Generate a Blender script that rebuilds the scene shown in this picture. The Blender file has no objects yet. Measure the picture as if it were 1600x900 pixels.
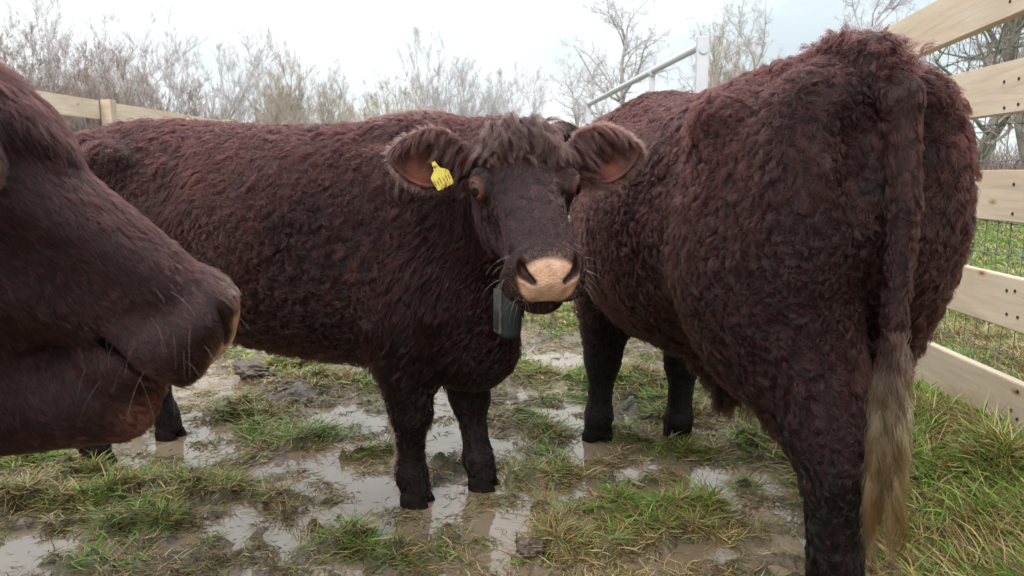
import bpy, bmesh, math, random, time
import numpy as np
from mathutils import Vector, Matrix, Euler, kdtree
T0 = time.time()
HAIR = 1.0      # overall coat density
RNG = np.random.default_rng(7)
random.seed(7)
rad = math.radians
scn = bpy.context.scene
col = scn.collection

# ------------------------------------------------------------------ camera, world, sun
cam_d = bpy.data.cameras.new('camera'); cam = bpy.data.objects.new('camera', cam_d); col.objects.link(cam)
cam_d.lens = 26.0; cam_d.sensor_width = 36.0
cam_d.clip_start = 0.05; cam_d.clip_end = 2000
cam.location = (0, 0, 1.1); cam.rotation_euler = (rad(90 - 8.8), 0, 0)
cam_d.dof.use_dof = True; cam_d.dof.focus_distance = 2.3; cam_d.dof.aperture_fstop = 6.3
scn.camera = cam

SUN_EL, SUN_AZ = 42.0, 200.0       # azimuth clockwise from +Y
w = bpy.data.worlds.new('World'); scn.world = w; w.use_nodes = True
nt = w.node_tree; N = nt.nodes; L = nt.links; N.clear()
out = N.new('ShaderNodeOutputWorld'); bg = N.new('ShaderNodeBackground')
sky = N.new('ShaderNodeTexSky'); sky.sky_type = 'NISHITA'; sky.sun_disc = False
sky.sun_elevation = rad(SUN_EL); sky.sun_rotation = rad(SUN_AZ); sky.dust_density = 3.0; sky.air_density = 1.0
tc = N.new('ShaderNodeTexCoord')
mp = N.new('ShaderNodeMapping'); mp.inputs['Scale'].default_value = (1.0, 1.0, 2.6); mp.inputs['Location'].default_value = (.3, .1, .2)
nz = N.new('ShaderNodeTexNoise'); nz.inputs['Scale'].default_value = 1.9; nz.inputs['Detail'].default_value = 6; nz.inputs['Roughness'].default_value = .55; nz.inputs['Distortion'].default_value = .4
cr = N.new('ShaderNodeValToRGB')
cr.color_ramp.elements[0].position = .37; cr.color_ramp.elements[0].color = (4.1, 4.65, 4.95, 1)
cr.color_ramp.elements[1].position = .62; cr.color_ramp.elements[1].color = (6.3, 6.55, 6.65, 1)
e = cr.color_ramp.elements.new(.48); e.color = (5.2, 5.65, 5.9, 1)
nz2 = N.new('ShaderNodeTexNoise'); nz2.inputs['Scale'].default_value = 1.3; nz2.inputs['Detail'].default_value = 4
cr2 = N.new('ShaderNodeValToRGB'); cr2.color_ramp.elements[0].position = .42; cr2.color_ramp.elements[0].color = (.82,)*3 + (1,)
cr2.color_ramp.elements[1].position = .6; cr2.color_ramp.elements[1].color = (.97,)*3 + (1,)
mx = N.new('ShaderNodeMix'); mx.data_type = 'RGBA'
L.new(tc.outputs['Generated'], mp.inputs['Vector']); L.new(mp.outputs['Vector'], nz.inputs['Vector']); L.new(mp.outputs['Vector'], nz2.inputs['Vector'])
L.new(nz.outputs['Fac'], cr.inputs['Fac']); L.new(nz2.outputs['Fac'], cr2.inputs['Fac'])
L.new(cr2.outputs['Color'], mx.inputs['Factor']); L.new(sky.outputs['Color'], mx.inputs['A']); L.new(cr.outputs['Color'], mx.inputs['B'])
sx = N.new('ShaderNodeSeparateXYZ'); nm = N.new('ShaderNodeVectorMath'); nm.operation = 'NORMALIZE'
L.new(tc.outputs['Generated'], nm.inputs[0]); L.new(nm.outputs[0], sx.inputs[0])
ovc = N.new('ShaderNodeMapRange'); ovc.inputs['From Min'].default_value = .15; ovc.inputs['From Max'].default_value = 1.0; ovc.inputs['To Min'].default_value = 1.0; ovc.inputs['To Max'].default_value = 3.0
L.new(sx.outputs['Z'], ovc.inputs['Value'])      # an overcast sky is about three times brighter overhead than at the horizon
sm = N.new('ShaderNodeVectorMath'); sm.operation = 'SCALE'; L.new(mx.outputs['Result'], sm.inputs[0]); L.new(ovc.outputs[0], sm.inputs['Scale'])
L.new(sm.outputs[0], bg.inputs['Color']); bg.inputs['Strength'].default_value = 0.125
L.new(bg.outputs['Background'], out.inputs['Surface'])
sd = bpy.data.lights.new('sun', 'SUN'); so = bpy.data.objects.new('sun', sd); col.objects.link(so)
sd.energy = 1.3; sd.angle = rad(22); sd.color = (1.0, .96, .9)
_az, _el = rad(SUN_AZ), rad(SUN_EL)
sdir = Vector((math.sin(_az)*math.cos(_el), math.cos(_az)*math.cos(_el), math.sin(_el)))
so.rotation_euler = sdir.to_track_quat('Z', 'Y').to_euler()
scn.view_settings.view_transform = 'Standard'; scn.view_settings.look = 'None'
scn.view_settings.gamma = 1; scn.view_settings.exposure = 0.56
scn.view_settings.use_curve_mapping = False
scn.cycles.max_bounces = 6; scn.cycles.diffuse_bounces = 3; scn.cycles.glossy_bounces = 3
scn.cycles.transmission_bounces = 3; scn.cycles.transparent_max_bounces = 6
scn.cycles_curves.shape = 'RIBBONS'; scn.cycles_curves.subdivisions = 2

# ------------------------------------------------------------------ helpers
def tag(o, label=None, cat=None, group=None, kind=None):
    if label: o['label'] = label
    if cat: o['category'] = cat
    if group: o['group'] = group
    if kind: o['kind'] = kind
    return o
def empty(name, loc=(0, 0, 0), rz=0.0, parent=None):
    o = bpy.data.objects.new(name, None); col.objects.link(o); o.location = loc; o.rotation_euler = (0, 0, rz)
    o.empty_display_size = .1
    if parent: o.parent = parent
    return o
def link_mesh(name, me, mat=None, parent=None):
    o = bpy.data.objects.new(name, me); col.objects.link(o)
    if mat: me.materials.append(mat)
    if parent: o.parent = parent
    return o
def np_mesh(name, V, Fq, mat=None, parent=None, smooth=True, colors=None):
    """V (n,3), Fq (m,4) or (m,3) int"""
    me = bpy.data.meshes.new(name)
    V = np.ascontiguousarray(V, np.float32); Fq = np.ascontiguousarray(Fq, np.int32)
    m, k = Fq.shape
    me.vertices.add(len(V)); me.vertices.foreach_set('co', V.ravel())
    me.loops.add(m*k); me.loops.foreach_set('vertex_index', Fq.ravel())
    me.polygons.add(m); me.polygons.foreach_set('loop_start', np.arange(0, m*k, k, dtype=np.int32))
    if smooth: me.polygons.foreach_set('use_smooth', np.ones(m, bool))
    if colors is not None:
        a = me.attributes.new('Col', 'FLOAT_COLOR', 'POINT')
        c = np.ones((len(V), 4), np.float32); c[:, :colors.shape[1]] = colors; a.data.foreach_set('color', c.ravel())
    me.update(calc_edges=True); me.validate()
    return link_mesh(name, me, mat, parent)
def np_curves(name, P, radii, mat=None, parent=None, colors=None):
    """P (n,k,3) points, radii (n,k) or (k,)"""
    n, k, _ = P.shape
    hc = bpy.data.hair_curves.new(name)
    hc.add_curves([k]*n)
    hc.attributes['position'].data.foreach_set('vector', np.ascontiguousarray(P, np.float32).ravel())
    r = np.broadcast_to(radii, (n, k)).astype(np.float32)
    a = hc.attributes.get('radius') or hc.attributes.new('radius', 'FLOAT', 'POINT')
    a.data.foreach_set('value', np.ascontiguousarray(r).ravel())
    if colors is not None:
        c = np.ones((n, 4), np.float32); c[:, :3] = colors
        a = hc.attributes.new('Col', 'FLOAT_COLOR', 'CURVE'); a.data.foreach_set('color', c.ravel())
    o = bpy.data.objects.new(name, hc); col.objects.link(o)
    if mat: hc.materials.append(mat)
    if parent: o.parent = parent
    return o
class MB:
    """collects boxes and tubes as one mesh"""
    def __init__(s): s.V = []; s.F = []
    def add(s, V, F):
        o = sum(len(v) for v in s.V); s.V.append(np.asarray(V, float)); s.F += [[i + o for i in f] for f in F]
    def box(s, c, size, M=None, bev=0.0):
        bm = bmesh.new(); bmesh.ops.create_cube(bm, size=1.0)
        for v in bm.verts: v.co = Vector((v.co.x*size[0], v.co.y*size[1], v.co.z*size[2]))
        if bev: bmesh.ops.bevel(bm, geom=bm.edges[:], offset=bev, segments=2, affect='EDGES', profile=.5)
        bm.verts.ensure_lookup_table(); bm.verts.index_update()
        V = [(M @ v.co if M else v.co) + Vector(c) for v in bm.verts]
        s.add(V, [[v.index for v in f.verts] for f in bm.faces]); bm.free()
    def tube(s, pts, rr, n=8, cap=True):
        pts = [Vector(p) for p in pts]; V = []; F = []
        up = None
        for i, p in enumerate(pts):
            t = (pts[min(i+1, len(pts)-1)] - pts[max(i-1, 0)]).normalized()
            if up is None: up = t.orthogonal().normalized()
            up = (up - t*up.dot(t)).normalized(); sd_ = t.cross(up)
            r = rr[i] if hasattr(rr, '__len__') else rr
            for j in range(n):
                a = 2*math.pi*j/n; V.append(p + (up*math.cos(a) + sd_*math.sin(a))*r)
        for i in range(len(pts)-1):
            for j in range(n):
                a = i*n + j; b = i*n + (j+1) % n; F.append([a, b, b+n, a+n])
        if cap: F.append(list(range(n))[::-1]); F.append([len(V)-n+j for j in range(n)])
        s.add(V, F)
    def build(s, name, mat=None, parent=None, smooth=False):
        me = bpy.data.meshes.new(name); me.from_pydata([tuple(v) for v in np.concatenate(s.V)], [], s.F)
        if smooth:
            for p in me.polygons: p.use_smooth = True
        return link_mesh(name, me, mat, parent)
def snoise(P, freq, seed, n=7):
    """smooth pseudo noise about -1..1 at points P (...,3)"""
    r = np.random.default_rng(seed); o = np.zeros(P.shape[:-1])
    for i in range(n):
        d = r.normal(size=3); d /= np.linalg.norm(d); f = freq*r.uniform(.6, 1.7)
        o = o + np.sin(P @ (d*f*2*np.pi) + r.uniform(0, 6.28))
    return o/math.sqrt(n/2)/1.4

# ------------------------------------------------------------------ materials
def new_mat(name):
    m = bpy.data.materials.new(name); m.use_nodes = True; t = m.node_tree
    b = t.nodes['Principled BSDF']; return m, t, b
def ramp(t, stops):
    c = t.nodes.new('ShaderNodeValToRGB'); el = c.color_ramp.elements
    while len(el) < len(stops): el.new(.5)
    for e_, (p, cc) in zip(el, stops): e_.position = p; e_.color = tuple(cc) + (1,)
    return c
def noise(t, scale, detail=4, rough=.5, vec=None, dist=0):
    n = t.nodes.new('ShaderNodeTexNoise'); n.inputs['Scale'].default_value = scale; n.inputs['Detail'].default_value = detail
    n.inputs['Roughness'].default_value = rough; n.inputs['Distortion'].default_value = dist
    if vec is not None: t.links.new(vec, n.inputs['Vector'])
    return n
def bump(t, b, h, strength=.3, dist=.01):
    n = t.nodes.new('ShaderNodeBump'); n.inputs['Strength'].default_value = strength; n.inputs['Distance'].default_value = dist
    t.links.new(h, n.inputs['Height']); t.links.new(n.outputs['Normal'], b.inputs['Normal']); return n
def attr(t, name='Col'):
    a = t.nodes.new('ShaderNodeAttribute'); a.attribute_name = name; return a

def mat_hair(name='coat_hair', rough=.32):
    m = bpy.data.materials.new(name); m.use_nodes = True; t = m.node_tree; t.nodes.clear()
    o = t.nodes.new('ShaderNodeOutputMaterial'); h = t.nodes.new('ShaderNodeBsdfHairPrincipled')
    h.parametrization = 'COLOR'; h.inputs['Roughness'].default_value = rough; h.inputs['Radial Roughness'].default_value = .45
    h.inputs['Coat'].default_value = 0.0; h.inputs['IOR'].default_value = 1.38
    h.inputs['Random Roughness'].default_value = .2
    a = attr(t); t.links.new(a.outputs['Color'], h.inputs['Color']); t.links.new(h.outputs[0], o.inputs['Surface'])
    return m
def mat_attr(name, rough=.6, bumpsc=None, bstr=.3, bdist=.002, spec=.5):
    m, t, b = new_mat(name); a = attr(t); t.links.new(a.outputs['Color'], b.inputs['Base Color'])
    b.inputs['Roughness'].default_value = rough; b.inputs['Specular IOR Level'].default_value = spec
    if bumpsc:
        tcn = t.nodes.new('ShaderNodeTexCoord'); n = noise(t, bumpsc, 4, .6, tcn.outputs['Object']); bump(t, b, n.outputs['Fac'], bstr, bdist)
    return m
M_HAIR = mat_hair()
M_HOOF = None
M_SKIN = mat_attr('cow_skin', .55, None, .5, .0025, .22)
def _skin_detail():
    t = M_SKIN.node_tree; b = t.nodes['Principled BSDF']; a = [n for n in t.nodes if n.type == 'ATTRIBUTE'][0]; tcn = t.nodes.new('ShaderNodeTexCoord')
    for out_, lo_, hi_ in (('Roughness', .30, .58), ('Specular IOR Level', .55, .18)):      # alpha 0 = moist bare muzzle
        mr = t.nodes.new('ShaderNodeMapRange'); mr.inputs['To Min'].default_value = lo_; mr.inputs['To Max'].default_value = hi_; t.links.new(a.outputs['Alpha'], mr.inputs['Value']); t.links.new(mr.outputs[0], b.inputs[out_])
    vo = t.nodes.new('ShaderNodeTexVoronoi'); vo.inputs['Scale'].default_value = 210; vo.feature = 'F1'; t.links.new(tcn.outputs['Object'], vo.inputs['Vector'])
    n = noise(t, 260, 4, .6, tcn.outputs['Object']); mxx = t.nodes.new('ShaderNodeMix'); t.links.new(a.outputs['Alpha'], mxx.inputs['Factor']); t.links.new(vo.outputs['Distance'], mxx.inputs['A']); t.links.new(n.outputs['Fac'], mxx.inputs['B'])
    bump(t, b, mxx.outputs['Result'], .55, .0022)
_skin_detail()
def mat_plain(name, c, rough=.5, metal=0, spec=.5, nsc=None, var=.25, coat=0):
    m, t, b = new_mat(name); b.inputs['Roughness'].default_value = rough; b.inputs['Metallic'].default_value = metal
    b.inputs['Specular IOR Level'].default_value = spec; b.inputs['Coat Weight'].default_value = coat
    if nsc:
        tcn = t.nodes.new('ShaderNodeTexCoord'); n = noise(t, nsc, 5, .6, tcn.outputs['Object'])
        r = ramp(t, [(.3, [x*(1-var) for x in c]), (.7, [min(1, x*(1+var)) for x in c])])
        t.links.new(n.outputs['Fac'], r.inputs['Fac']); t.links.new(r.outputs['Color'], b.inputs['Base Color'])
        bump(t, b, n.outputs['Fac'], .15, .004)
    else: b.inputs['Base Color'].default_value = tuple(c) + (1,)
    return m
def mat_wood(name, base=(.62, .43, .24)):
    m, t, b = new_mat(name)
    tcn = t.nodes.new('ShaderNodeTexCoord'); oi = t.nodes.new('ShaderNodeObjectInfo')
    add = t.nodes.new('ShaderNodeVectorMath'); add.operation = 'ADD'
    sc = t.nodes.new('ShaderNodeVectorMath'); sc.operation = 'SCALE'; sc.inputs['Scale'].default_value = 37.0
    cmb = t.nodes.new('ShaderNodeCombineXYZ')
    for k in range(3): t.links.new(oi.outputs['Random'], cmb.inputs[k])
    t.links.new(cmb.outputs[0], sc.inputs[0]); t.links.new(tcn.outputs['Object'], add.inputs[0]); t.links.new(sc.outputs[0], add.inputs[1])
    mp_ = t.nodes.new('ShaderNodeMapping'); mp_.inputs['Scale'].default_value = (2.6, 30, 30)   # board length is local X
    t.links.new(add.outputs[0], mp_.inputs['Vector'])
    n1 = noise(t, 1.0, 6, .62, mp_.outputs[0], .8)
    mp2 = t.nodes.new('ShaderNodeMapping'); mp2.inputs['Scale'].default_value = (1.5, 2, 7); t.links.new(add.outputs[0], mp2.inputs['Vector'])
    n2 = noise(t, 1.0, 3, .5, mp2.outputs[0], .3)
    r1 = ramp(t, [(.2, [c*.72 for c in base]), (.45, [c*.95 for c in base]), (.7, [min(1, c*1.12) for c in base])])
    t.links.new(n1.outputs['Fac'], r1.inputs['Fac'])
    r2 = ramp(t, [(.3, (.86, .8, .74)), (.6, (1, 1, 1))]); t.links.new(n2.outputs['Fac'], r2.inputs['Fac'])
    mm = t.nodes.new('ShaderNodeMix'); mm.data_type = 'RGBA'; mm.blend_type = 'MULTIPLY'; mm.inputs['Factor'].default_value = 1
    t.links.new(r1.outputs['Color'], mm.inputs['A']); t.links.new(r2.outputs['Color'], mm.inputs['B'])
    # knots
    vo = t.nodes.new('ShaderNodeTexVoronoi'); vo.inputs['Scale'].default_value = 1.0
    mp3 = t.nodes.new('ShaderNodeMapping'); mp3.inputs['Scale'].default_value = (3.1, 5, 7.5); t.links.new(add.outputs[0], mp3.inputs['Vector']); t.links.new(mp3.outputs[0], vo.inputs['Vector'])
    rk = ramp(t, [(.03, (.42, .28, .18)), (.06, (.78, .64, .52)), (.12, (1, 1, 1))]); t.links.new(vo.outputs['Distance'], rk.inputs['Fac'])
    m2 = t.nodes.new('ShaderNodeMix'); m2.data_type = 'RGBA'; m2.blend_type = 'MULTIPLY'; m2.inputs['Factor'].default_value = 1
    t.links.new(mm.outputs['Result'], m2.inputs['A']); t.links.new(rk.outputs['Color'], m2.inputs['B'])
    t.links.new(m2.outputs['Result'], b.inputs['Base Color']); b.inputs['Roughness'].default_value = .7
    bump(t, b, n1.outputs['Fac'], .25, .003)
    return m

# ------------------------------------------------------------------ signed distance sculpting
def q_ell(p, r):
    k0 = np.sqrt(sum((p[i]/r[i])**2 for i in range(3))); k1 = np.sqrt(sum((p[i]/(r[i]*r[i]))**2 for i in range(3))) + 1e-9
    return k0*(k0 - 1)/k1
def q_cone(p, a, b, r1, r2, sq=None):
    a = np.array(a, float); b = np.array(b, float); ba = b - a
    s = np.ones(3) if sq is None else np.array(sq, float)
    pa = [(p[i] - a[i])/s[i] for i in range(3)]; bb = ba/s
    h = np.clip(sum(pa[i]*bb[i] for i in range(3))/np.dot(bb, bb), 0, 1)
    d = np.sqrt(sum((pa[i] - bb[i]*h)**2 for i in range(3))) - (r1 + (r2 - r1)*h)
    return d*min(s)
def smooth_st(st):
    st = np.array(st, float); n = 241; xs = np.linspace(st[0, 0], st[-1, 0], n); o = [xs]
    wn = max(3, n//14) | 1; kr = np.hanning(wn + 2)[1:-1]; kr /= kr.sum()
    for j in (1, 2, 3):
        y = np.interp(xs, st[:, 0], st[:, j]); h = wn//2
        yp = np.concatenate([2*y[0] - y[h:0:-1], y, 2*y[-1] - y[-2:-h-2:-1]]); o.append(np.convolve(yp, kr, 'valid'))
    return np.stack(o, 1)
def q_loft(p, st, ex=2.0):
    """st rows: x, top z, bottom z, half width"""
    st = smooth_st(st); x = p[0]
    top = np.interp(x, st[:, 0], st[:, 1]); bot = np.interp(x, st[:, 0], st[:, 2]); wd = np.interp(x, st[:, 0], st[:, 3])
    cz = (top + bot)/2; hz = (top - bot)/2
    u = np.abs(p[1])/wd; v = np.abs(p[2] - cz)/hz
    k0 = (u**ex + v**ex)**(1/ex) + 1e-9
    g = np.sqrt((p[1]/wd**2)**2 + ((p[2]-cz)/hz**2)**2) + 1e-9; e0 = np.sqrt(u*u + v*v) + 1e-9
    d = (k0 - 1)*e0/g
    dx = np.maximum(st[0, 0] - x, x - st[-1, 0])
    return np.where(dx > 0, np.sqrt(np.maximum(d, 0)**2 + dx**2), d)
def smin(a, b, k):
    h = np.clip(.5 + .5*(b - a)/k, 0, 1); return b + (a - b)*h - k*h*(1 - h)
def smax(a, b, k): return -smin(-a, -b, k)
class Field:
    def __init__(s, ax):
        s.ax = [np.asarray(a, np.float32) for a in ax]; s.F = np.full([len(a) for a in ax], .5, np.float32)
    def sub(s, lo, hi):
        sl = []
        for i in range(3):
            a = int(np.searchsorted(s.ax[i], lo[i])); b = int(np.searchsorted(s.ax[i], hi[i])); sl.append(slice(max(a-1, 0), min(b+1, len(s.ax[i]))))
        X, Y, Z = s.ax[0][sl[0]][:, None, None], s.ax[1][sl[1]][None, :, None], s.ax[2][sl[2]][None, None, :]
        return tuple(sl), (X, Y, Z)
    def add(s, fn, lo, hi, k=.03):
        sl, p = s.sub(lo, hi); s.F[sl] = smin(s.F[sl], fn(p).astype(np.float32), k)
    def cut(s, c, r, k=.04):
        c = np.array(c, float); R = max(r) + k + .03; sl, p = s.sub(c - R, c + R)
        s.F[sl] = smax(s.F[sl], -q_ell([p[i]-c[i] for i in range(3)], r).astype(np.float32), k)
    def cone(s, a, b, r1, r2, k=.03, sq=None):
        a = np.array(a, float); b = np.array(b, float); r = max(r1, r2)*(1 if sq is None else max(sq)) + k + .03
        s.add(lambda p: q_cone(p, a, b, r1, r2, sq), np.minimum(a, b) - r, np.maximum(a, b) + r, k)
    def ell(s, c, r, k=.03, rot=None):
        c = np.array(c, float); R = max(r) + k + .03
        def fn(p):
            q = [p[0]-c[0], p[1]-c[1], p[2]-c[2]]
            if rot is not None: q = [sum(rot[i][j]*q[i] for i in range(3)) for j in range(3)]
            return q_ell(q, r)
        s.add(fn, c - R, c + R, k)
def surface_nets(F, ax):
    ins = F < 0
    nx, ny, nz_ = F.shape
    c = np.zeros((nx-1, ny-1, nz_-1), np.int8)
    offs = [(i, j, k) for i in (0, 1) for j in (0, 1) for k in (0, 1)]
    for o in offs: c += ins[o[0]:nx-1+o[0], o[1]:ny-1+o[1], o[2]:nz_-1+o[2]]
    act = np.argwhere((c > 0) & (c < 8))
    idx = np.full(c.shape, -1, np.int32); idx[act[:, 0], act[:, 1], act[:, 2]] = np.arange(len(act))
    acc = np.zeros((len(act), 3)); cnt = np.zeros(len(act))
    for a in offs:
        for d in range(3):
            if a[d]: continue
            b = list(a); b[d] = 1
            ia = act + a; ib = act + b
            fa = F[ia[:, 0], ia[:, 1], ia[:, 2]]; fb = F[ib[:, 0], ib[:, 1], ib[:, 2]]
            m = (fa < 0) != (fb < 0); t = fa/(fa - fb + 1e-12)
            pa = np.stack([ax[i][ia[:, i]] for i in range(3)], 1); pb = np.stack([ax[i][ib[:, i]] for i in range(3)], 1)
            acc[m] += (pa + (pb - pa)*t[:, None])[m]; cnt[m] += 1
    V = acc/cnt[:, None]
    Q = []
    for d in range(3):
        u, v = (d+1) % 3, (d+2) % 3
        sA = [slice(None)]*3; sB = [slice(None)]*3; sA[d] = slice(0, -1); sB[d] = slice(1, None)
        cr_ = ins[tuple(sA)] != ins[tuple(sB)]
        e_ = np.argwhere(cr_); e_ = e_[(e_[:, u] > 0) & (e_[:, v] > 0) & (e_[:, u] < F.shape[u]-1) & (e_[:, v] < F.shape[v]-1)]
        def g(du, dv):
            q = e_.copy(); q[:, u] -= du; q[:, v] -= dv; return idx[q[:, 0], q[:, 1], q[:, 2]]
        q = np.stack([g(0, 0), g(1, 0), g(1, 1), g(0, 1)], 1)
        fl = ins[e_[:, 0], e_[:, 1], e_[:, 2]]; q[~fl] = q[~fl][:, ::-1]
        Q.append(q)
    Q = np.concatenate(Q); Q = Q[(Q >= 0).all(1)]
    return V, Q
def axis(lo, hi, d, flo, fhi, fd):
    a = [lo]
    while a[-1] < hi:
        x = a[-1]; dist = max(flo - x, x - fhi, 0)
        a.append(x + min(d, fd + dist*.12))
    return np.array(a)
def vert_normals(V, Q):
    n = np.cross(V[Q[:, 2]] - V[Q[:, 0]], V[Q[:, 3]] - V[Q[:, 1]]); o = np.zeros_like(V)
    for k in range(4):
        for j in range(3): o[:, j] += np.bincount(Q[:, k], n[:, j], len(V))
    return o/(np.linalg.norm(o, axis=1, keepdims=True) + 1e-12)

# head model in its own frame: x poll -> nose, y left, z out of the forehead
HEAD_ST = [(-.035, -.05, -.12, .03), (0.0, -.012, -.18, .085), (.05, 0.005, -.215, .113), (.11, .012, -.245, .126), (.17, .010, -.25, .120), (.23, .003, -.225, .102),
           (.29, 0, -.205, .092), (.35, -.004, -.18, .080), (.41, -.010, -.162, .074), (.45, -.018, -.15, .072), (.485, -.034, -.14, .062), (.512, -.06, -.115, .03)]
def nostril_d(x, ya, z):
    a = q_cone((x, ya, z), (.497, .066, -.028), (.505, .056, -.048), .0095, .0120, (3.2, 1, 1))
    b = q_cone((x, ya, z), (.505, .056, -.048), (.512, .038, -.060), .0120, .0075, (2.6, 1, 1))
    return np.minimum(a, b)
def head_sdf(q, ear, mouth=.004, jaw=False):
    x, y, z = q; ya = np.abs(y)
    # upper part broader, jaw narrower
    nar = np.interp(z, [-.26, -.16, -.08, 0.02], [.80, .93, 1.0, .84])
    d = q_loft((x, y/nar, z), HEAD_ST, 2.35)*.9
    d = smin(d, q_ell((x-.165, ya-.060, z+.155), (.105, .042, .085)), .03)       # cheek
    d = smin(d, q_ell((x-.165, ya-.107, z+.040), (.050, .030, .036)), .022)      # orbit
    d = smin(d, q_ell((x-.02, y, z+.03), (.05, .085, .05)), .03)                 # poll
    d = smin(d, q_ell((x-.462, y, z+.066), (.052, .094, .060)), .02)             # nose pad
    d = smin(d, q_ell((x-.450, ya-.050, z+.112), (.056, .046, .042)), .02)       # upper lip
    d = smin(d, q_ell((x-.430, y, z+.166), (.062, .062, .030)), .014)            # chin
    if jaw:
        d = smin(d, q_ell((x-.13, y, z-.005), (.11, .085, .034)), .04)
        d = smin(d, q_ell((x-.19, y, z+.25), (.19, .088, .105)), .04)
        d = smin(d, q_cone((x, y, z), (.462, 0, -.214), (.12, 0, -.42), .048, .112), .03)
        d = smin(d, q_ell((x-.04, y, z+.45), (.20, .09, .18)), .05)
    d = smin(d, q_cone((x, ya, z), (.22, .052, -.055), (.40, .05, -.05), .022, .018), .03)  # nasal edge
    # hollows: below the eye / in front of the cheek
    d = smax(d, -q_ell((x-.30, ya-.100, z+.105), (.075, .026, .040)), .03)
    # mouth groove
    zm = -.140 + .03*np.clip((.50 - x)/.2, 0, 1)*.0
    g = np.maximum(np.abs(z - zm + .25*(x-.5)*.12) - mouth, np.maximum((.385 if jaw else .335) - x, 0))
    shell = np.maximum(g, -(d + .012))
    d = smax(d, -shell, .006)
    # nostrils (comma shaped)
    d = smax(d, -nostril_d(x, ya, z), .006)
    # eye opening
    d = smax(d, -q_ell((x-.190, ya-.139, z+.039), (.023, .026, .0130)), .007)
    # ears
    for sgn in (1, -1):
        o, ex, ey, ez = ear[sgn]
        r = [x-o[0], y-o[1], z-o[2]]
        u = sum(r[i]*ex[i] for i in range(3)); v = sum(r[i]*ey[i] for i in range(3)); w_ = sum(r[i]*ez[i] for i in range(3))
        w2 = w_ - 1.6*(v**2) - .25*np.clip(u - .08, 0, 1)**2
        taper = np.interp(u, [-.02, .03, .08, .13, .18, .23], [.034, .052, .072, .080, .072, .052])/.064
        e1 = q_ell((u-.105, v/taper, w2), (.125, .064, .040))
        e2 = q_ell((u-.125, v/taper, w2-.024), (.108, .054, .038))
        e_ = smax(e1*.8, -e2*.8, .010)
        d = smin(d, e_, .016)
        d = smin(d, q_cone((x, y, z), np.array(o) - np.array(ex)*.03, np.array(o) + np.array(ex)*.03, .040, .030), .02)
    return d
def ortho(ex, ez):
    ex = np.array(ex, float); ex /= np.linalg.norm(ex); ez = np.array(ez, float); ez = ez - ex*np.dot(ez, ex); ez /= np.linalg.norm(ez)
    return ex, np.cross(ez, ex), ez

TORSO = [(-.86, 1.12, .92, .05), (-.82, 1.21, .86, .16), (-.74, 1.285, .84, .203), (-.58, 1.305, .68, .252), (-.38, 1.300, .61, .275), (-.12, 1.28, .52, .325), (.15, 1.275, .495, .345),
         (.40, 1.28, .47, .315), (.58, 1.285, .42, .270), (.72, 1.24, .48, .225), (.82, 1.12, .58, .15), (.87, .98, .72, .06)]

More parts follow.
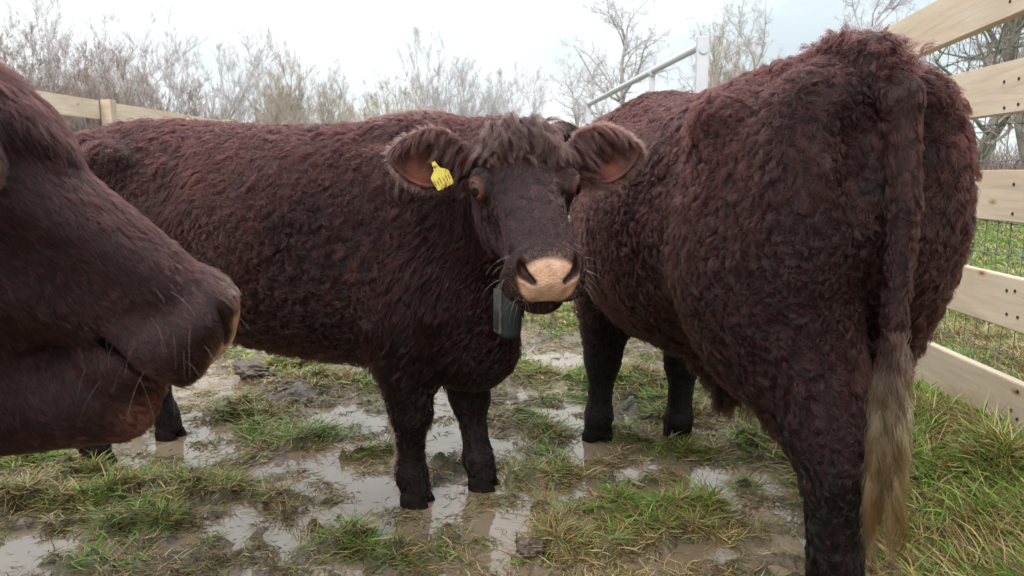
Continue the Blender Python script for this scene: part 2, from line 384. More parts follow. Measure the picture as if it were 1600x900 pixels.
def cow(name, loc, heading, scale, poll, head_ax, head_up, neck_pts, feet, hair, res=(.013, .0055), tail=None, ear_dirs=None, hs=1.0,
        bull=False, dens=1.0, label='', seed=1, tilt=0):
    """all positions in cow-local metres (before scale)"""
    t0 = time.time()
    root = empty(name, loc, heading); root.scale = (scale,)*3
    hx, hy, hz = ortho(head_ax, head_up); poll = np.array(poll, float)
    Hm = np.stack([hx, hy, hz])                     # rows = axes
    if ear_dirs is None: ear_dirs = {1: ((.0, 1, -.12), (.35, .1, .9)), -1: ((.0, -1, -.12), (.35, -.1, .9))}
    ear = {}
    for s_, (ex, ez) in ear_dirs.items():
        a, b, c = ortho(ex, ez); ear[s_] = ((.035, s_*.105, -.060), a, b, c)
    # bounds
    hc = poll + (hx*.24 - hz*.10)*hs
    hb = np.array([.34, .34, .34])*hs
    lo = np.minimum([-1.08, -.5, -.02], hc - hb - .02); hi = np.maximum([.98, .5, 1.42], hc + hb + .02)
    d, fd = res
    ext = np.abs(hx)*.30 + np.abs(hy)*.34 + np.abs(hz)*.17 + .01; ext = ext*hs
    ax = [axis(lo[i], hi[i], d, hc[i]-ext[i], hc[i]+ext[i], fd) for i in range(3)]
    F = Field(ax)
    # torso
    rs = hair.get('rs', 1.0); TS = [(q[0]*(rs if q[0] < 0 else 1),) + tuple(q[1:]) for q in TORSO]
    F.add(lambda p: q_loft((p[0], p[1]/np.interp(p[2], [.4, .7, 1.0, 1.2, 1.32], [.93, 1.02, 1.0, .88, .76]), p[2]), TS, 2.25)*.92, (-1, -.5, .3), (1, .5, 1.45), .02)
    for s_ in (1, -1):
        F.ell((.50, s_*.20, .88), (.17, .10, .30), .06)                 # shoulder
        F.ell((-.56*rs, s_*.225, 1.155), (.095, .045, .065), .05)             # hook bone
        F.ell((-.60*rs, s_*.158, .90), (.20, .118, .32), .045)              # thigh
        F.ell((-.765*rs, s_*.112, 1.00), (.118, .113, .25), .06)                # buttock
        F.ell((-.80*rs, s_*.085, 1.19), (.06, .045, .05), .05)             # pin
    for s_ in (1, -1):
        F.cut((-.34*rs, s_*.345, 1.08), (.13, .085, .12), .06)              # hollow of the flank
        F.cut((-.885*rs, s_*.075, 1.08), (.05, .030, .11), .035)            # hollow beside the tail
    F.ell((.55, 0, 1.20), (.20, .12, .10), .08)
    F.ell((.70, 0, .56), (.15, .12, .16), .07)                          # brisket
    if bull:
        F.ell((.45, 0, 1.17), (.34, .16, .14), .1)
        F.cone((-.05, 0, .52), (-.20, 0, .45), .06, .04, .05)          # sheath
    # legs
    for key, (fx, fy) in feet.items():
        s_ = 1 if key[1] == 'L' else -1
        if key[0] == 'F':
            ex_, ey_ = .50 + (fx-.50)*.25, s_*.165 + (fy - s_*.165)*.25
            kx, ky = .50 + (fx-.50)*.72 + .012, s_*.155 + (fy - s_*.155)*.7
            F.cone((ex_, ey_, .66), (kx, ky, .345), .125, .066, .05)
            F.ell((kx+.006, ky, .335), (.062, .056, .072), .03)
            F.cone((kx, ky, .33), (fx, fy, .13), .050, .042, .03)
            F.ell((fx, fy, .12), (.049, .047, .050), .035)
            F.cone((fx, fy, .115), (fx+.014, fy, .070), .046, .050, .02)
        else:
            sx, sy = -.50*rs + (fx+.74*rs)*.35, s_*.17 + (fy - s_*.17)*.3
            kx, ky = fx - .055, s_*.15 + (fy - s_*.15)*.8
            F.cone((sx-.05, sy, .84), (kx+.045, ky, .49), .195, .096, .07, (1.1, .85, 1))
            F.cone((sx-.13, sy-s_*.02, .84), (kx-.01, ky, .46), .145, .062, .06, (1, .85, 1))
            F.ell((kx+.012, ky, .425), (.058, .048, .075), .03)
            bk = 1.2 if bull else 1.0; F.cone((kx+.015, ky, .41), (fx-.015, fy, .14), .050*bk, .046*bk, .03)
            F.ell((fx-.005, fy, .12), (.050, .047, .052), .035)
            F.cone((fx, fy, .115), (fx+.014, fy, .070), .046, .050, .02)
    # neck: chain of ellipsoids
    nb = neck_pts
    pts = [np.array(q[:3], float) for q in nb]; rr = [(q[3], q[4]) for q in nb]
    for i in range(len(pts)-1):
        for t_ in np.linspace(0, 1, 5)[:-1] if i < len(pts)-2 else np.linspace(0, 1, 5):
            c_ = pts[i]*(1-t_) + pts[i+1]*t_; r_ = (rr[i][0]*(1-t_) + rr[i+1][0]*t_, rr[i][1]*(1-t_) + rr[i+1][1]*t_)
            dd = pts[i+1] - pts[i]; dd = dd/np.linalg.norm(dd)
            ax_ = np.array([dd[0], dd[1], dd[2]*.5]); ax_ /= np.linalg.norm(ax_)
            yy = np.cross([0, 0, 1], ax_); yy /= np.linalg.norm(yy); zz = np.cross(ax_, yy)
            F.ell(c_, (max(r_[0], .10)*1.1, r_[0], r_[1]), .035, rot=np.stack([ax_, yy, zz], 1))
    # tail
    if tail:
        for i in range(len(tail)-1): F.cone(tail[i][:3], tail[i+1][:3], tail[i][3], tail[i+1][3], .016 if i else .04)
    # head
    m = ext + .05
    sl, p = F.sub(hc - m, hc + m)
    r = [p[i] - poll[i] for i in range(3)]
    q = [(Hm[j][0]*r[0] + Hm[j][1]*r[1] + Hm[j][2]*r[2])/hs for j in range(3)]
    F.F[sl] = smin(F.F[sl], (head_sdf(q, ear, .004 if not hair.get('jaw') else .009, hair.get('jaw', False))*hs).astype(np.float32), .035)
    # recut nostrils, eyes not needed: they stay clear of the neck
    V, Q = surface_nets(F.F, F.ax)
    # light smoothing away from the head
    Nn = vert_normals(V, Q)
    hp = ((V - poll) @ Hm.T)/hs
    ishead = (hp[:, 0] > .0) & (hp[:, 0] < .56) & (np.abs(hp[:, 1]) < .36) & (hp[:, 2] > (-.45 if hair.get('jaw') else -.30)) & (hp[:, 2] < .10)
    # drop specks
    # colours
    base = np.array(hair['col'])
    skin = np.tile(base*.6, (len(V), 1))
    HX, HY, HZ = hp.T; ya = np.abs(HY)
    # nose pad: front of the muzzle
    padd = q_ell((HX-.502, HY/np.interp(HZ, [-.13, -.05], [.74, 1.06]), HZ+.074), (.044, hair.get('padr', .071), .068))
    pad = np.clip(-padd/.010 + .2, 0, 1)*ishead
    pinkc = np.array(hair.get('pink', (.48, .285, .19)))
    skin = skin*(1-pad[:, None]) + pinkc*pad[:, None]
    nd = nostril_d(HX, ya, HZ); nost = np.clip((.0035 - nd)/.003, 0, 1)*ishead*(HX > .44)
    skin = skin*(1-nost[:, None]) + np.array([.03, .012, .01])*nost[:, None]
    eyed = np.sqrt((HX-.187)**2 + (ya-.127)**2 + (HZ+.042)**2)
    em = np.clip((.036 - eyed)/.012, 0, 1)*ishead
    skin = skin*(1-em[:, None]) + np.array(hair.get('eyec', (.13, .050, .032)))*em[:, None]
    el = np.clip((.019 - eyed)/.004, 0, 1)*ishead
    skin = skin*(1-el[:, None]) + np.array([.05, .02, .015])*el[:, None]
    mot = (snoise(V, 30, 7)*.12 + snoise(V, 90, 8)*.08)[:, None]*pad[:, None]; skin = skin*(1 + mot); lowp = (pad*np.clip((-.095 - HZ)/.03, 0, 1))[:, None]; skin = skin*(1 - .35*lowp*np.array([.8, 1, 1.1]))
    lip = np.clip(1 - np.abs(HZ + .150)/.02, 0, 1)*(HX > .37)*(ya < .06)*ishead
    if 'lip' in hair:
        chin = np.clip(-q_ell((HX-.50, HY, HZ+.20), (.070, .075, .062))/.035, 0, 1)*ishead
        skin = skin*(1-chin[:, None]) + np.array(hair['lip'])*chin[:, None]
    else: chin = lip*0
    earin = np.zeros(len(V)); earm = np.zeros(len(V)); earu = np.zeros(len(V)); eardir = np.zeros((len(V), 3))
    for s_ in (1, -1):
        o, ex, ey, ez = ear[s_]; r_ = hp - np.array(o)
        u = r_ @ ex; v = r_ @ ey; w_ = r_ @ ez
        near = (u > .015) & (u < .26) & (np.abs(v) < .085) & (np.abs(w_) < .07) & (HY*s_ > .12)
        inner = np.clip(((Nn @ Hm.T) @ ez), 0, 1)
        earm = np.where(near, 1, earm); earin = np.where(near, inner, earin); earu = np.where(near, u, earu)
        eh = (ex @ Hm)                             # ear axis in cow frame
        eardir[near] = eh
    ei = (earin*earm)[:, None]
    skin = skin*(1-ei) + np.array([.055, .020, .016])*ei
    er = (np.clip(1-np.abs(earu-.15)/.04, 0, 1)*earm*earin)[:, None]*.8; skin = skin*(1-er) + np.array([.13, .04, .022])*er
    mud = np.clip((.20 - V[:, 2])/.14, 0, 1)[:, None]*.8
    skin = skin*(1-mud) + np.array([.018, .012, .010])*mud
    body = np_mesh('body', V, Q, M_SKIN, root, True, np.concatenate([skin, 1 - (pad*(1-nost))[:, None]], 1))
    for key, (fx, fy) in feet.items():
        hv = MB()
        for sg in (1, -1):
            rings = [(-.035, .034, .066), (.004, .033, .061), (.045, .029, .050), (.066, .022, .036)]; n_ = 16; VV = []; FF = []
            for zz, ry, rx in rings:
                for j in range(n_):
                    a = 2*math.pi*j/n_; cx = math.cos(a); VV.append((fx + .020 - zz*.25 + cx*rx*(1.0 if cx > 0 else .75), fy + sg*.030 + math.sin(a)*ry, zz))
            for i_ in range(len(rings)-1):
                for j in range(n_): FF.append([i_*n_+j, i_*n_+(j+1) % n_, (i_+1)*n_+(j+1) % n_, (i_+1)*n_+j])
            FF.append(list(range(n_))[::-1]); FF.append([3*n_+j for j in range(n_)]); hv.add(VV, FF)
        hv.build('hoof', M_HOOF, root, True)
    # ---- per vertex hair description
    Z = V[:, 2]; X = V[:, 0]
    leg = (Z < .52) & (np.abs(X) > .28) & ~((hp[:, 0] > -.1) & (HZ > -.32) & (HZ < .1) & (ya < .2))
    facew = np.clip((HX - .02)/.06, 0, 1)*ishead
    Lh = np.full(len(V), hair['body'])
    # shaggier low neck / brisket, shorter on legs
    Lh = Lh*(1 + .5*np.clip((.75 - Z)/.3, 0, 1)*(~leg))
    lw = np.clip((.60 - Z)/.30, 0, 1)*leg
    Lh = Lh*(1-lw) + .011*lw
    fl = np.interp(HX, [0, .1, .17, .25, .5], [.034, .020, .012, .007, .005])*hs
    sidef = np.clip((ya-.05)/.04, 0, 1); fl = fl*(1 - .25*sidef)*hair.get('faceL', 1.0)
    cheek = np.clip((-.16 - HZ)/.05, 0, 1)*np.clip((.34 - HX)/.1, 0, 1)
    fl = fl + .012*cheek
    Lh = Lh*(1-facew) + fl*facew
    Lh = np.where(earm > 0, np.where(earin > .3, .016, .010), Lh)
    Lh = np.where((earm > 0) & (earu < .08) & (earin > .2), .045, Lh)
    Lh = Lh*(1 + .22*snoise(V, 1.7, seed+60)*(1-facew))
    D = np.ones(len(V)); tlm = np.zeros(len(V))
    if tail:
        for i in range(1, len(tail)-1):
            a1 = np.array(tail[i][:3]); b1 = np.array(tail[i+1][:3]); h1 = np.clip(((V-a1) @ (b1-a1))/((b1-a1) @ (b1-a1)), 0, 1); dt = np.linalg.norm(V - a1 - h1[:, None]*(b1-a1), axis=1)
            tlm = np.maximum(tlm, np.clip(1.6 - (dt/(tail[i][3]+.004)), 0, 1)*(V[:, 0] < a1[0] + .045))
        tlm = np.clip(tlm*2, 0, 1); Lh = Lh*(1-tlm) + .013*tlm
    D *= 1 - pad; D *= 1 - np.clip((.032 - eyed)/.006, 0, 1)*ishead; D *= 1 - np.clip((.010 - nd)/.004, 0, 1)*ishead*(HX > .44)
    D *= 1 - .6*chin
    D *= (Z > .055)
    D = np.where((earin > .5) & (earu > .08), D*.35, D)
    # flow
    fb = np.stack([np.full(len(V), -.45), np.zeros(len(V)), np.full(len(V), -1.0)], 1)
    rump = np.clip((-.62 - X)/.15, 0, 1); fb[:, 0] *= (1-rump)
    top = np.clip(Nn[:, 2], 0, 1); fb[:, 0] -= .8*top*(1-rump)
    fb[:, 0] -= .1
    if leg.any(): fb[leg] = fb[leg]*.2 + np.array([-.1, 0, -1])
    ff = np.tile(hx*1.0, (len(V), 1)) + hy[None, :]*(HY[:, None]*3.0) + np.array([0, 0, -.25])
    cf = np.clip((.115 - HX)/.09, 0, 1)[:, None]
    ff = ff*(1-cf*.2) + cf*(hy[None, :]*np.sign(HY)[:, None]*.5)
    fv = fb*(1-facew[:, None]) + ff*facew[:, None]
    em_ = earm > 0
    fv[em_] = eardir[em_]*.9 + np.array([0, 0, -.25])
    curl = hair['curl']*(1-facew)*(1-.6*tlm)*(1-.7*lw); curl = np.where(em_, .15, curl) + facew*.12*np.clip((.2-HX)/.1, 0, 1)
    curl = curl*np.clip(1 + .55*snoise(V, 1.4, seed+61), .25, 1.6)
    # colours of hair
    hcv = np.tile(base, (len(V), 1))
    lite = np.clip(top, 0, 1)[:, None]*.25  # upward-facing hair lightened: sky sheen put into the colour
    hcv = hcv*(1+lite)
    hcv = hcv*(1 - .62*np.clip((.80 - Z)/.42, 0, 1))[:, None]  # underside shade painted into the hair colour, deepening towards belly and legs
    hcv = hcv*(1-.5*em[:, None]) + np.array([.20, .08, .045])*.5*em[:, None]
    mz = np.clip(1 - padd/.03, 0, 1)*ishead*(1-pad)
    hcv = hcv*(1-.45*mz[:, None]) + np.array([.26, .12, .075])*.45*mz[:, None]
    rim = np.clip((earu-.10)/.1, 0, 1)*earm
    hcv = hcv*(1-.5*rim[:, None]) + np.array([.10, .038, .026])*.5*rim[:, None]
    if hair.get('mudlegs', 1): hcv = hcv*(1 - .35*lw[:, None])
    print(name, 'mesh', len(V), round(time.time()-t0, 1))
    # ---- scatter
    if hair['n']*HAIR < 1: return root, dict(V=V, Q=Q, N=Nn, hp=hp, Hm=Hm, poll=poll, hs=hs)
    A = .5*np.linalg.norm(np.cross(V[Q[:, 2]] - V[Q[:, 0]], V[Q[:, 3]] - V[Q[:, 1]]), axis=1)
    Rz = np.array(Matrix.Rotation(heading, 3, 'Z')); Cw = (V[Q].mean(1)*scale) @ Rz.T + np.array(loc)
    Nw = (Nn[Q].mean(1)) @ Rz.T
    vd = np.array([0, 0, 1.1]) - Cw; dist = np.linalg.norm(vd, axis=1); fac = (vd*Nw).sum(1)/dist
    Dq = D[Q].mean(1)
    short = np.clip(.020/np.maximum(Lh[Q].mean(1), .004), .6, hair.get('facedens', 2.2))
    wgt = A*Dq*np.where(fac > -.30, 1.0, .22)*(1.3/np.maximum(dist, .5))**1.2*short
    rg = np.random.default_rng(seed)
    n = int(hair['n']*HAIR)
    fi = rg.choice(len(Q), n, p=wgt/wgt.sum())
    a_, b_ = rg.random((2, n)); wts = np.stack([(1-a_)*(1-b_), a_*(1-b_), a_*b_, (1-a_)*b_], 1)
    VQ = Q[fi]
    def itp(arr): return (arr[VQ]*wts[..., None]).sum(1) if arr.ndim == 2 else (arr[VQ]*wts).sum(1)
    Rt = itp(V); Nr = itp(Nn); Nr /= np.linalg.norm(Nr, axis=1, keepdims=True)
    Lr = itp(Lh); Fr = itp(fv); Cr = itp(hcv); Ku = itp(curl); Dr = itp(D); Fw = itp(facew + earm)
    Wd = (1.0/np.maximum(1, 1))
    keep = Dr > .35; Rt, Nr, Lr, Fr, Cr, Ku, Fw = [z_[keep] for z_ in (Rt, Nr, Lr, Fr, Cr, Ku, Fw)]; n = len(Rt)
    def clump_ids(radius):
        # random representative inside each jittered cell
        j = snoise(Rt, 9, seed+5)[:, None]*radius*.8 + np.stack([snoise(Rt, 14, seed+6+i) for i in range(3)], 1)*radius*.5
        reg = snoise(Rt, 1.9, seed+9); rr_ = radius*np.where(reg > .35, 1.5, np.where(reg > -.3, 1.0, .72))[:, None]
        key = np.floor((Rt + j)/rr_).astype(np.int64); key[:, 0] += (rr_[:, 0]*1e6).astype(np.int64); key = key[:, 0]*73856093 ^ key[:, 1]*19349663 ^ key[:, 2]*83492791
        u_, inv = np.unique(key, return_inverse=True)
        rep = np.zeros(len(u_), np.int64); rep[inv[::-1]] = np.arange(n)[::-1]
        return rep, inv.ravel()
    cs = hair.get('clump', .020)
    rep, inv = clump_ids(cs)
    crep = rep[inv]
    bad = np.linalg.norm(Rt[crep] - Rt, axis=1) > cs*2.2
    if bad.any():                                     # hash collision: make the hair its own clump
        bi = np.where(bad)[0]; inv[bi] = len(rep) + np.arange(len(bi)); rep = np.concatenate([rep, bi])
    # clump attributes
    nc = len(rep); phase = rg.uniform(0, 6.28, nc); ang = rg.normal(0, 1, nc); lf = rg.uniform(.65, 1.3, nc); lift = rg.normal(0, 1, nc); tint = rg.normal(0, 1, nc)
    Kc = Ku[rep]
    Tn = Fr - Nr*(Fr*Nr).sum(1, keepdims=True); Tn /= np.linalg.norm(Tn, axis=1, keepdims=True) + 1e-9
    def curve(Pr, T, Nv, Ln, K_, ang_, lift_, ph, k=7):
        B = np.cross(Nv, T)
        a2 = ang_*(.25 + .9*K_) + snoise(Pr, 3.5, seed+20)*(.15 + .7*K_)
        T2 = T*np.cos(a2)[:, None] + B*np.sin(a2)[:, None]; B2 = np.cross(Nv, T2)
        lf_ = np.clip(hair.get('lift', .45) + .18*lift_, .12, 1.2)
        pts_ = np.zeros((len(Pr), k, 3)); s = np.linspace(0, 1, k)
        for i in range(k):
            si = s[i]
            al = si*Ln; up = Ln*lf_*(si - .55*si*si)
            wv = K_*Ln*.28*(np.sin(ph + si*7.5) - np.sin(ph))*(.35+.65*si); wu = K_*Ln*.20*(np.cos(ph*1.3 + si*7.5) - np.cos(ph*1.3))*si
            pts_[:, i] = Pr + T2*(al*(1-.28*K_))[:, None] + Nv*(up + wu)[:, None] + B2*wv[:, None]
            pts_[:, i, 2] -= .12*Ln*si*si
        return pts_
    k = hair.get('k', 7)
    # clump guide evaluated with rep's frame
    G = curve(Rt[rep], Tn[rep], Nr[rep], Lr[rep]*lf, Kc, ang, lift, phase, k)
    own = curve(Rt, Tn, Nr, Lr*lf[inv]*rg.uniform(.75, 1.1, n), Ku, ang[inv] + rg.normal(0, .35, n), lift[inv] + rg.normal(0, .8, n), phase[inv] + rg.normal(0, .3, n), k)
    s = np.linspace(0, 1, k)
    cl = hair.get('clumping', .8)*np.clip(1 - .55*Fw, 0, 1)
    # bigger scale locks
    G2 = G - Rt[rep][:, None, :]
    follow = Rt[:, None, :] + G2[inv]                              # same shape as the guide, own root
    follow = follow + (G[inv][:, :, :] - follow)*0
    toward = (Rt[rep][inv] - Rt)                                   # to guide root
    w1 = (s**1.1)[None, :, None]*cl[:, None, None]
    Pp = follow + toward[:, None, :]*w1
    wn = .32
    Pp = Pp*(1-wn) + own*wn
    Pp += rg.normal(0, 1, (n, 1, 3))*(s[None, :, None])*(Lr[:, None, None]*.05)
    fz = rg.random(n) < .05                                       # stray hairs
    Pp[fz] = own[fz]*1.0
    dd = np.linalg.norm((Rt*scale) @ Rz.T + np.array(loc) - np.array([0, 0, 1.1]), axis=1)
    rbase = np.clip(.00022*dd/1.0, .00016, .0009)*hair.get('rad', 1.0)/scale
    rbase = rbase*np.clip(Lr/.02, .6, 1.0)
    radii = rbase[:, None]*np.interp(s, [0, .5, 1], [1, .85, .25])[None, :]
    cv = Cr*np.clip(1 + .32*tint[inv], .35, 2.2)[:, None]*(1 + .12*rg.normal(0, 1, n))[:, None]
    big = snoise(Rt, 1.6, seed+40); cv = cv*(1 + .12*big)[:, None]
    red = np.clip(snoise(Rt, 2.3, seed+41), -1, 1)[:, None]; cv = cv*(1 + red*np.array([.10, 0, -.02]))
    tips = rg.random(n) < .06; cv[tips] *= 2.6
    cv = np.clip(cv, .003, .9)
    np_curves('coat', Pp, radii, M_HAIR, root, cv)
    print(name, 'hair', n, 'clumps', nc, round(time.time()-t0, 1))
    return root, dict(V=V, Q=Q, N=Nn, hp=hp, Hm=Hm, poll=poll, hs=hs, ear=ear)

def head_pt(info, p): return info['poll'] + (np.array(p) @ info['Hm'])*info['hs']
def nearest_vert(info, p):
    i = np.argmin(((info['V'] - p)**2).sum(1)); return info['V'][i], info['N'][i]
def add_eyes(root, info, mat):
    for s_ in (1, -1):
        bm = bmesh.new(); bmesh.ops.create_uvsphere(bm, u_segments=32, v_segments=24, radius=.0215*info['hs'])
        me = bpy.data.meshes.new('eye'); bm.to_mesh(me); bm.free()
        for p in me.polygons: p.use_smooth = True
        o = link_mesh('eye', me, mat, root); o.location = head_pt(info, (.181, s_*.1180, -.044))
def world_to_cow(loc, heading, scale, p):
    d = np.array(p, float) - np.array(loc); c, s = math.cos(-heading), math.sin(-heading)
    return np.array([c*d[0]-s*d[1], s*d[0]+c*d[1], d[2]])/scale
#@@COWS
def make_cows():
    # ---- middle cow, head turned to the viewer
    loc = (-.80, 2.60, -.018); hd = rad(-16)
    W = lambda p: world_to_cow(loc, hd, 1.0, p)
    def Wd(v): c, s = math.cos(-hd), math.sin(-hd); return np.array([c*v[0]-s*v[1], s*v[0]+c*v[1], v[2]])
    k = 1.05; hax = Wd((.050, -.285, -.190)); hup = Wd((.075, -.5, .8)); a_, b_, c_ = ortho(hax, hup)
    poll = W((.036, 1.93, 1.062)) - (a_*.178 - c_*.046)*k
    feet = {'FR': W((-.34, 2.37, 0))[:2], 'FL': W((-.12, 2.50, 0))[:2], 'HR': W((-1.60, 2.70, 0))[:2], 'HL': W((-1.46, 3.0, 0))[:2]}
    neck = [(.50, 0, .98, .20, .31), (.68, -.07, 1.00, .165, .27), (poll[0]-.10, poll[1]+.17, 1.06, .13, .21), (poll[0]-.01, poll[1]+.06, 1.10, .10, .15)]
    root, info = cow('brown_cow', loc, hd, 1.0, poll, hax, hup, neck, feet,
        dict(rs=.94, col=(.0175, .0041, .0033), body=.038, curl=.55, n=220000, clump=.020, clumping=.82, lift=.42), seed=11,
        tail=[(-.79, 0, 1.19, .045), (-.85, .0, 1.12, .034), (-.88, .01, .85, .026), (-.87, .02, .55, .02)], hs=k,
        ear_dirs={1: ((-.02, 1, .10), (.75, .15, .6)), -1: ((-.06, -1, .04), (.75, -.15, .6))})
    tag(root, 'curly dark brown cow with yellow ear tag, standing sideways and facing the viewer', 'cow')
    add_eyes(root, info, M_EYE)
    out = {'mid': (root, info, loc, hd, 1.0)}
    # ---- bull seen from behind on the right
    sc = 1.065; loc = (.640, 2.42, -.020); hd = rad(97.5)
    W = lambda p: world_to_cow(loc, hd, sc, p)
    feet = {'FL': W((.36, 2.95, 0))[:2], 'FR': W((.68, 2.90, 0))[:2], 'HL': W((.755, 1.62, 0))[:2], 'HR': W((1.01, 2.06, 0))[:2]}
    poll = np.array((1.16, .02, 1.275))
    neck = [(.50, 0, 1.0, .22, .32), (.75, .03, 1.03, .18, .27), (1.00, .04, 1.09, .14, .20), (1.15, .03, 1.12, .10, .14)]
    tail = [(-.70, 0, 1.275, .052), (-.80, 0, 1.272, .044), (-.880, .0, 1.19, .036), (-.905, -.005, 1.0, .028), (-.915, -.0, .78, .021), (-.91, .01, .60, .013)]
    root, info = cow('brown_bull', loc, hd, sc, poll, (.75, .1, -.6), (.5, 0, .8), neck, feet,
        dict(col=(.0175, .0040, .0032), body=.034, curl=.62, n=270000, clump=.017, clumping=.82, lift=.42), seed=23, tail=tail, bull=True, res=(.012, .010))
    tag(root, 'large brown bull seen from behind, its hanging tail ending in a pale switch', 'bull')
    out['bull'] = (root, info, loc, hd, sc)
    # ---- near cow, only its head in view on the left
    sc = 1.06; hd = rad(8); loc = (-1.90, 1.0, 0)
    W = lambda p: world_to_cow(loc, hd, sc, p)
    def Wd2(v): c, s = math.cos(-hd), math.sin(-hd); return np.array([c*v[0]-s*v[1], s*v[0]+c*v[1], v[2]])
    k = 1.20/sc; a_, b_, c_ = ortho(Wd2((.69, .36, -.665)), Wd2((.60, .14, .76)))
    poll = W((-.452, 1.14, .843)) - (a_*.512 - c_*.07)*k
    neck = [(.50, 0, 1.0, .20, .30), (.70, 0, 1.03, .17, .26), (poll[0]-.12, poll[1], poll[2]-.17, .14, .20), (poll[0]-.01, poll[1], poll[2]-.14, .11, .16)]
    feet = {'FR': (.52, -.17), 'FL': (.45, .17), 'HR': (-.76, -.17), 'HL': (-.66, .17)}
    root, info = cow('brown_cow', loc, hd, sc, poll, a_, c_, neck, feet,
        dict(col=(.0205, .0050, .0042), body=.026, curl=.3, n=260000, clump=.010, clumping=.55, lift=.28, facedens=6, k=6, rad=1.35, faceL=1.6, jaw=True, lip=(.15, .068, .045), padr=.066, eyec=(.34, .14, .06), pink=(.42, .23, .12)), seed=31, hs=k,
        tail=[(-.84, 0, 1.19, .045), (-.93, .0, 1.12, .036), (-.95, .01, .55, .024)], res=(.016, .0055))
    tag(root, 'smooth-faced brown cow in profile at the left edge, only its head showing', 'cow')
    add_eyes(root, info, M_EYE)
    out['near'] = (root, info, loc, hd, sc)
    return out
M_HOOF = mat_plain('hoof_horn', (.012, .008, .006), .8, spec=.08, nsc=30, var=.5)
M_EYE = mat_plain('eye_dark', (.010, .005, .003), .12, spec=.4)
COWS = make_cows()
#@@COWDETAILS
def pcurves(name, P, radii, mat, parent, pcol):
    o = np_curves(name, P, radii, mat, parent); n, k, _ = P.shape
    a = o.data.attributes.new('Col', 'FLOAT_COLOR', 'POINT'); c = np.ones((n*k, 4), np.float32); c[:, :3] = pcol.reshape(-1, 3); a.data.foreach_set('color', c.ravel()); return o
def strands(R0, D0, Ln, k, rg, wave=.12, freq=6, grav=.3, up=None):
    """free hanging wavy strands: roots R0, unit directions D0, lengths Ln"""
    n = len(R0); P = np.zeros((n, k, 3)); P[:, 0] = R0; d = D0.copy(); ph = rg.uniform(0, 6.28, n)
    for i in range(1, k):
        d = d + np.array([0, 0, -grav/(k-1)*3]) + 0*d; d /= np.linalg.norm(d, axis=1, keepdims=True)
        sd_ = np.cross(d, [0, 0, 1.0]) + 1e-6; sd_ /= np.linalg.norm(sd_, axis=1, keepdims=True)
        wv = np.cos(ph + i/(k-1)*freq)[:, None]*wave*sd_ + np.sin(ph*1.7 + i/(k-1)*freq*.8)[:, None]*wave*np.cross(sd_, d)
        P[:, i] = P[:, i-1] + (d + wv*2)*(Ln/(k-1))[:, None]
    return P
def locks(R0, D0, L0, per, rg, k=9, spread=.006, **kw):
    """locks of hair: every root grows a bundle that shares one shape and closes towards the tip"""
    G = strands(R0, D0, L0, k, rg, **kw); n = len(R0)
    P = np.repeat(G, per, 0); off = rg.normal(0, spread, (n*per, 1, 3)); s = np.linspace(0, 1, k)[None, :, None]
    P = P + off*(1 - .75*s) + rg.normal(0, .004, (n*per, 1, 3))*s
    sc = rg.uniform(.75, 1.05, (n*per, 1, 1)); return P[:, :1] + (P - P[:, :1])*sc
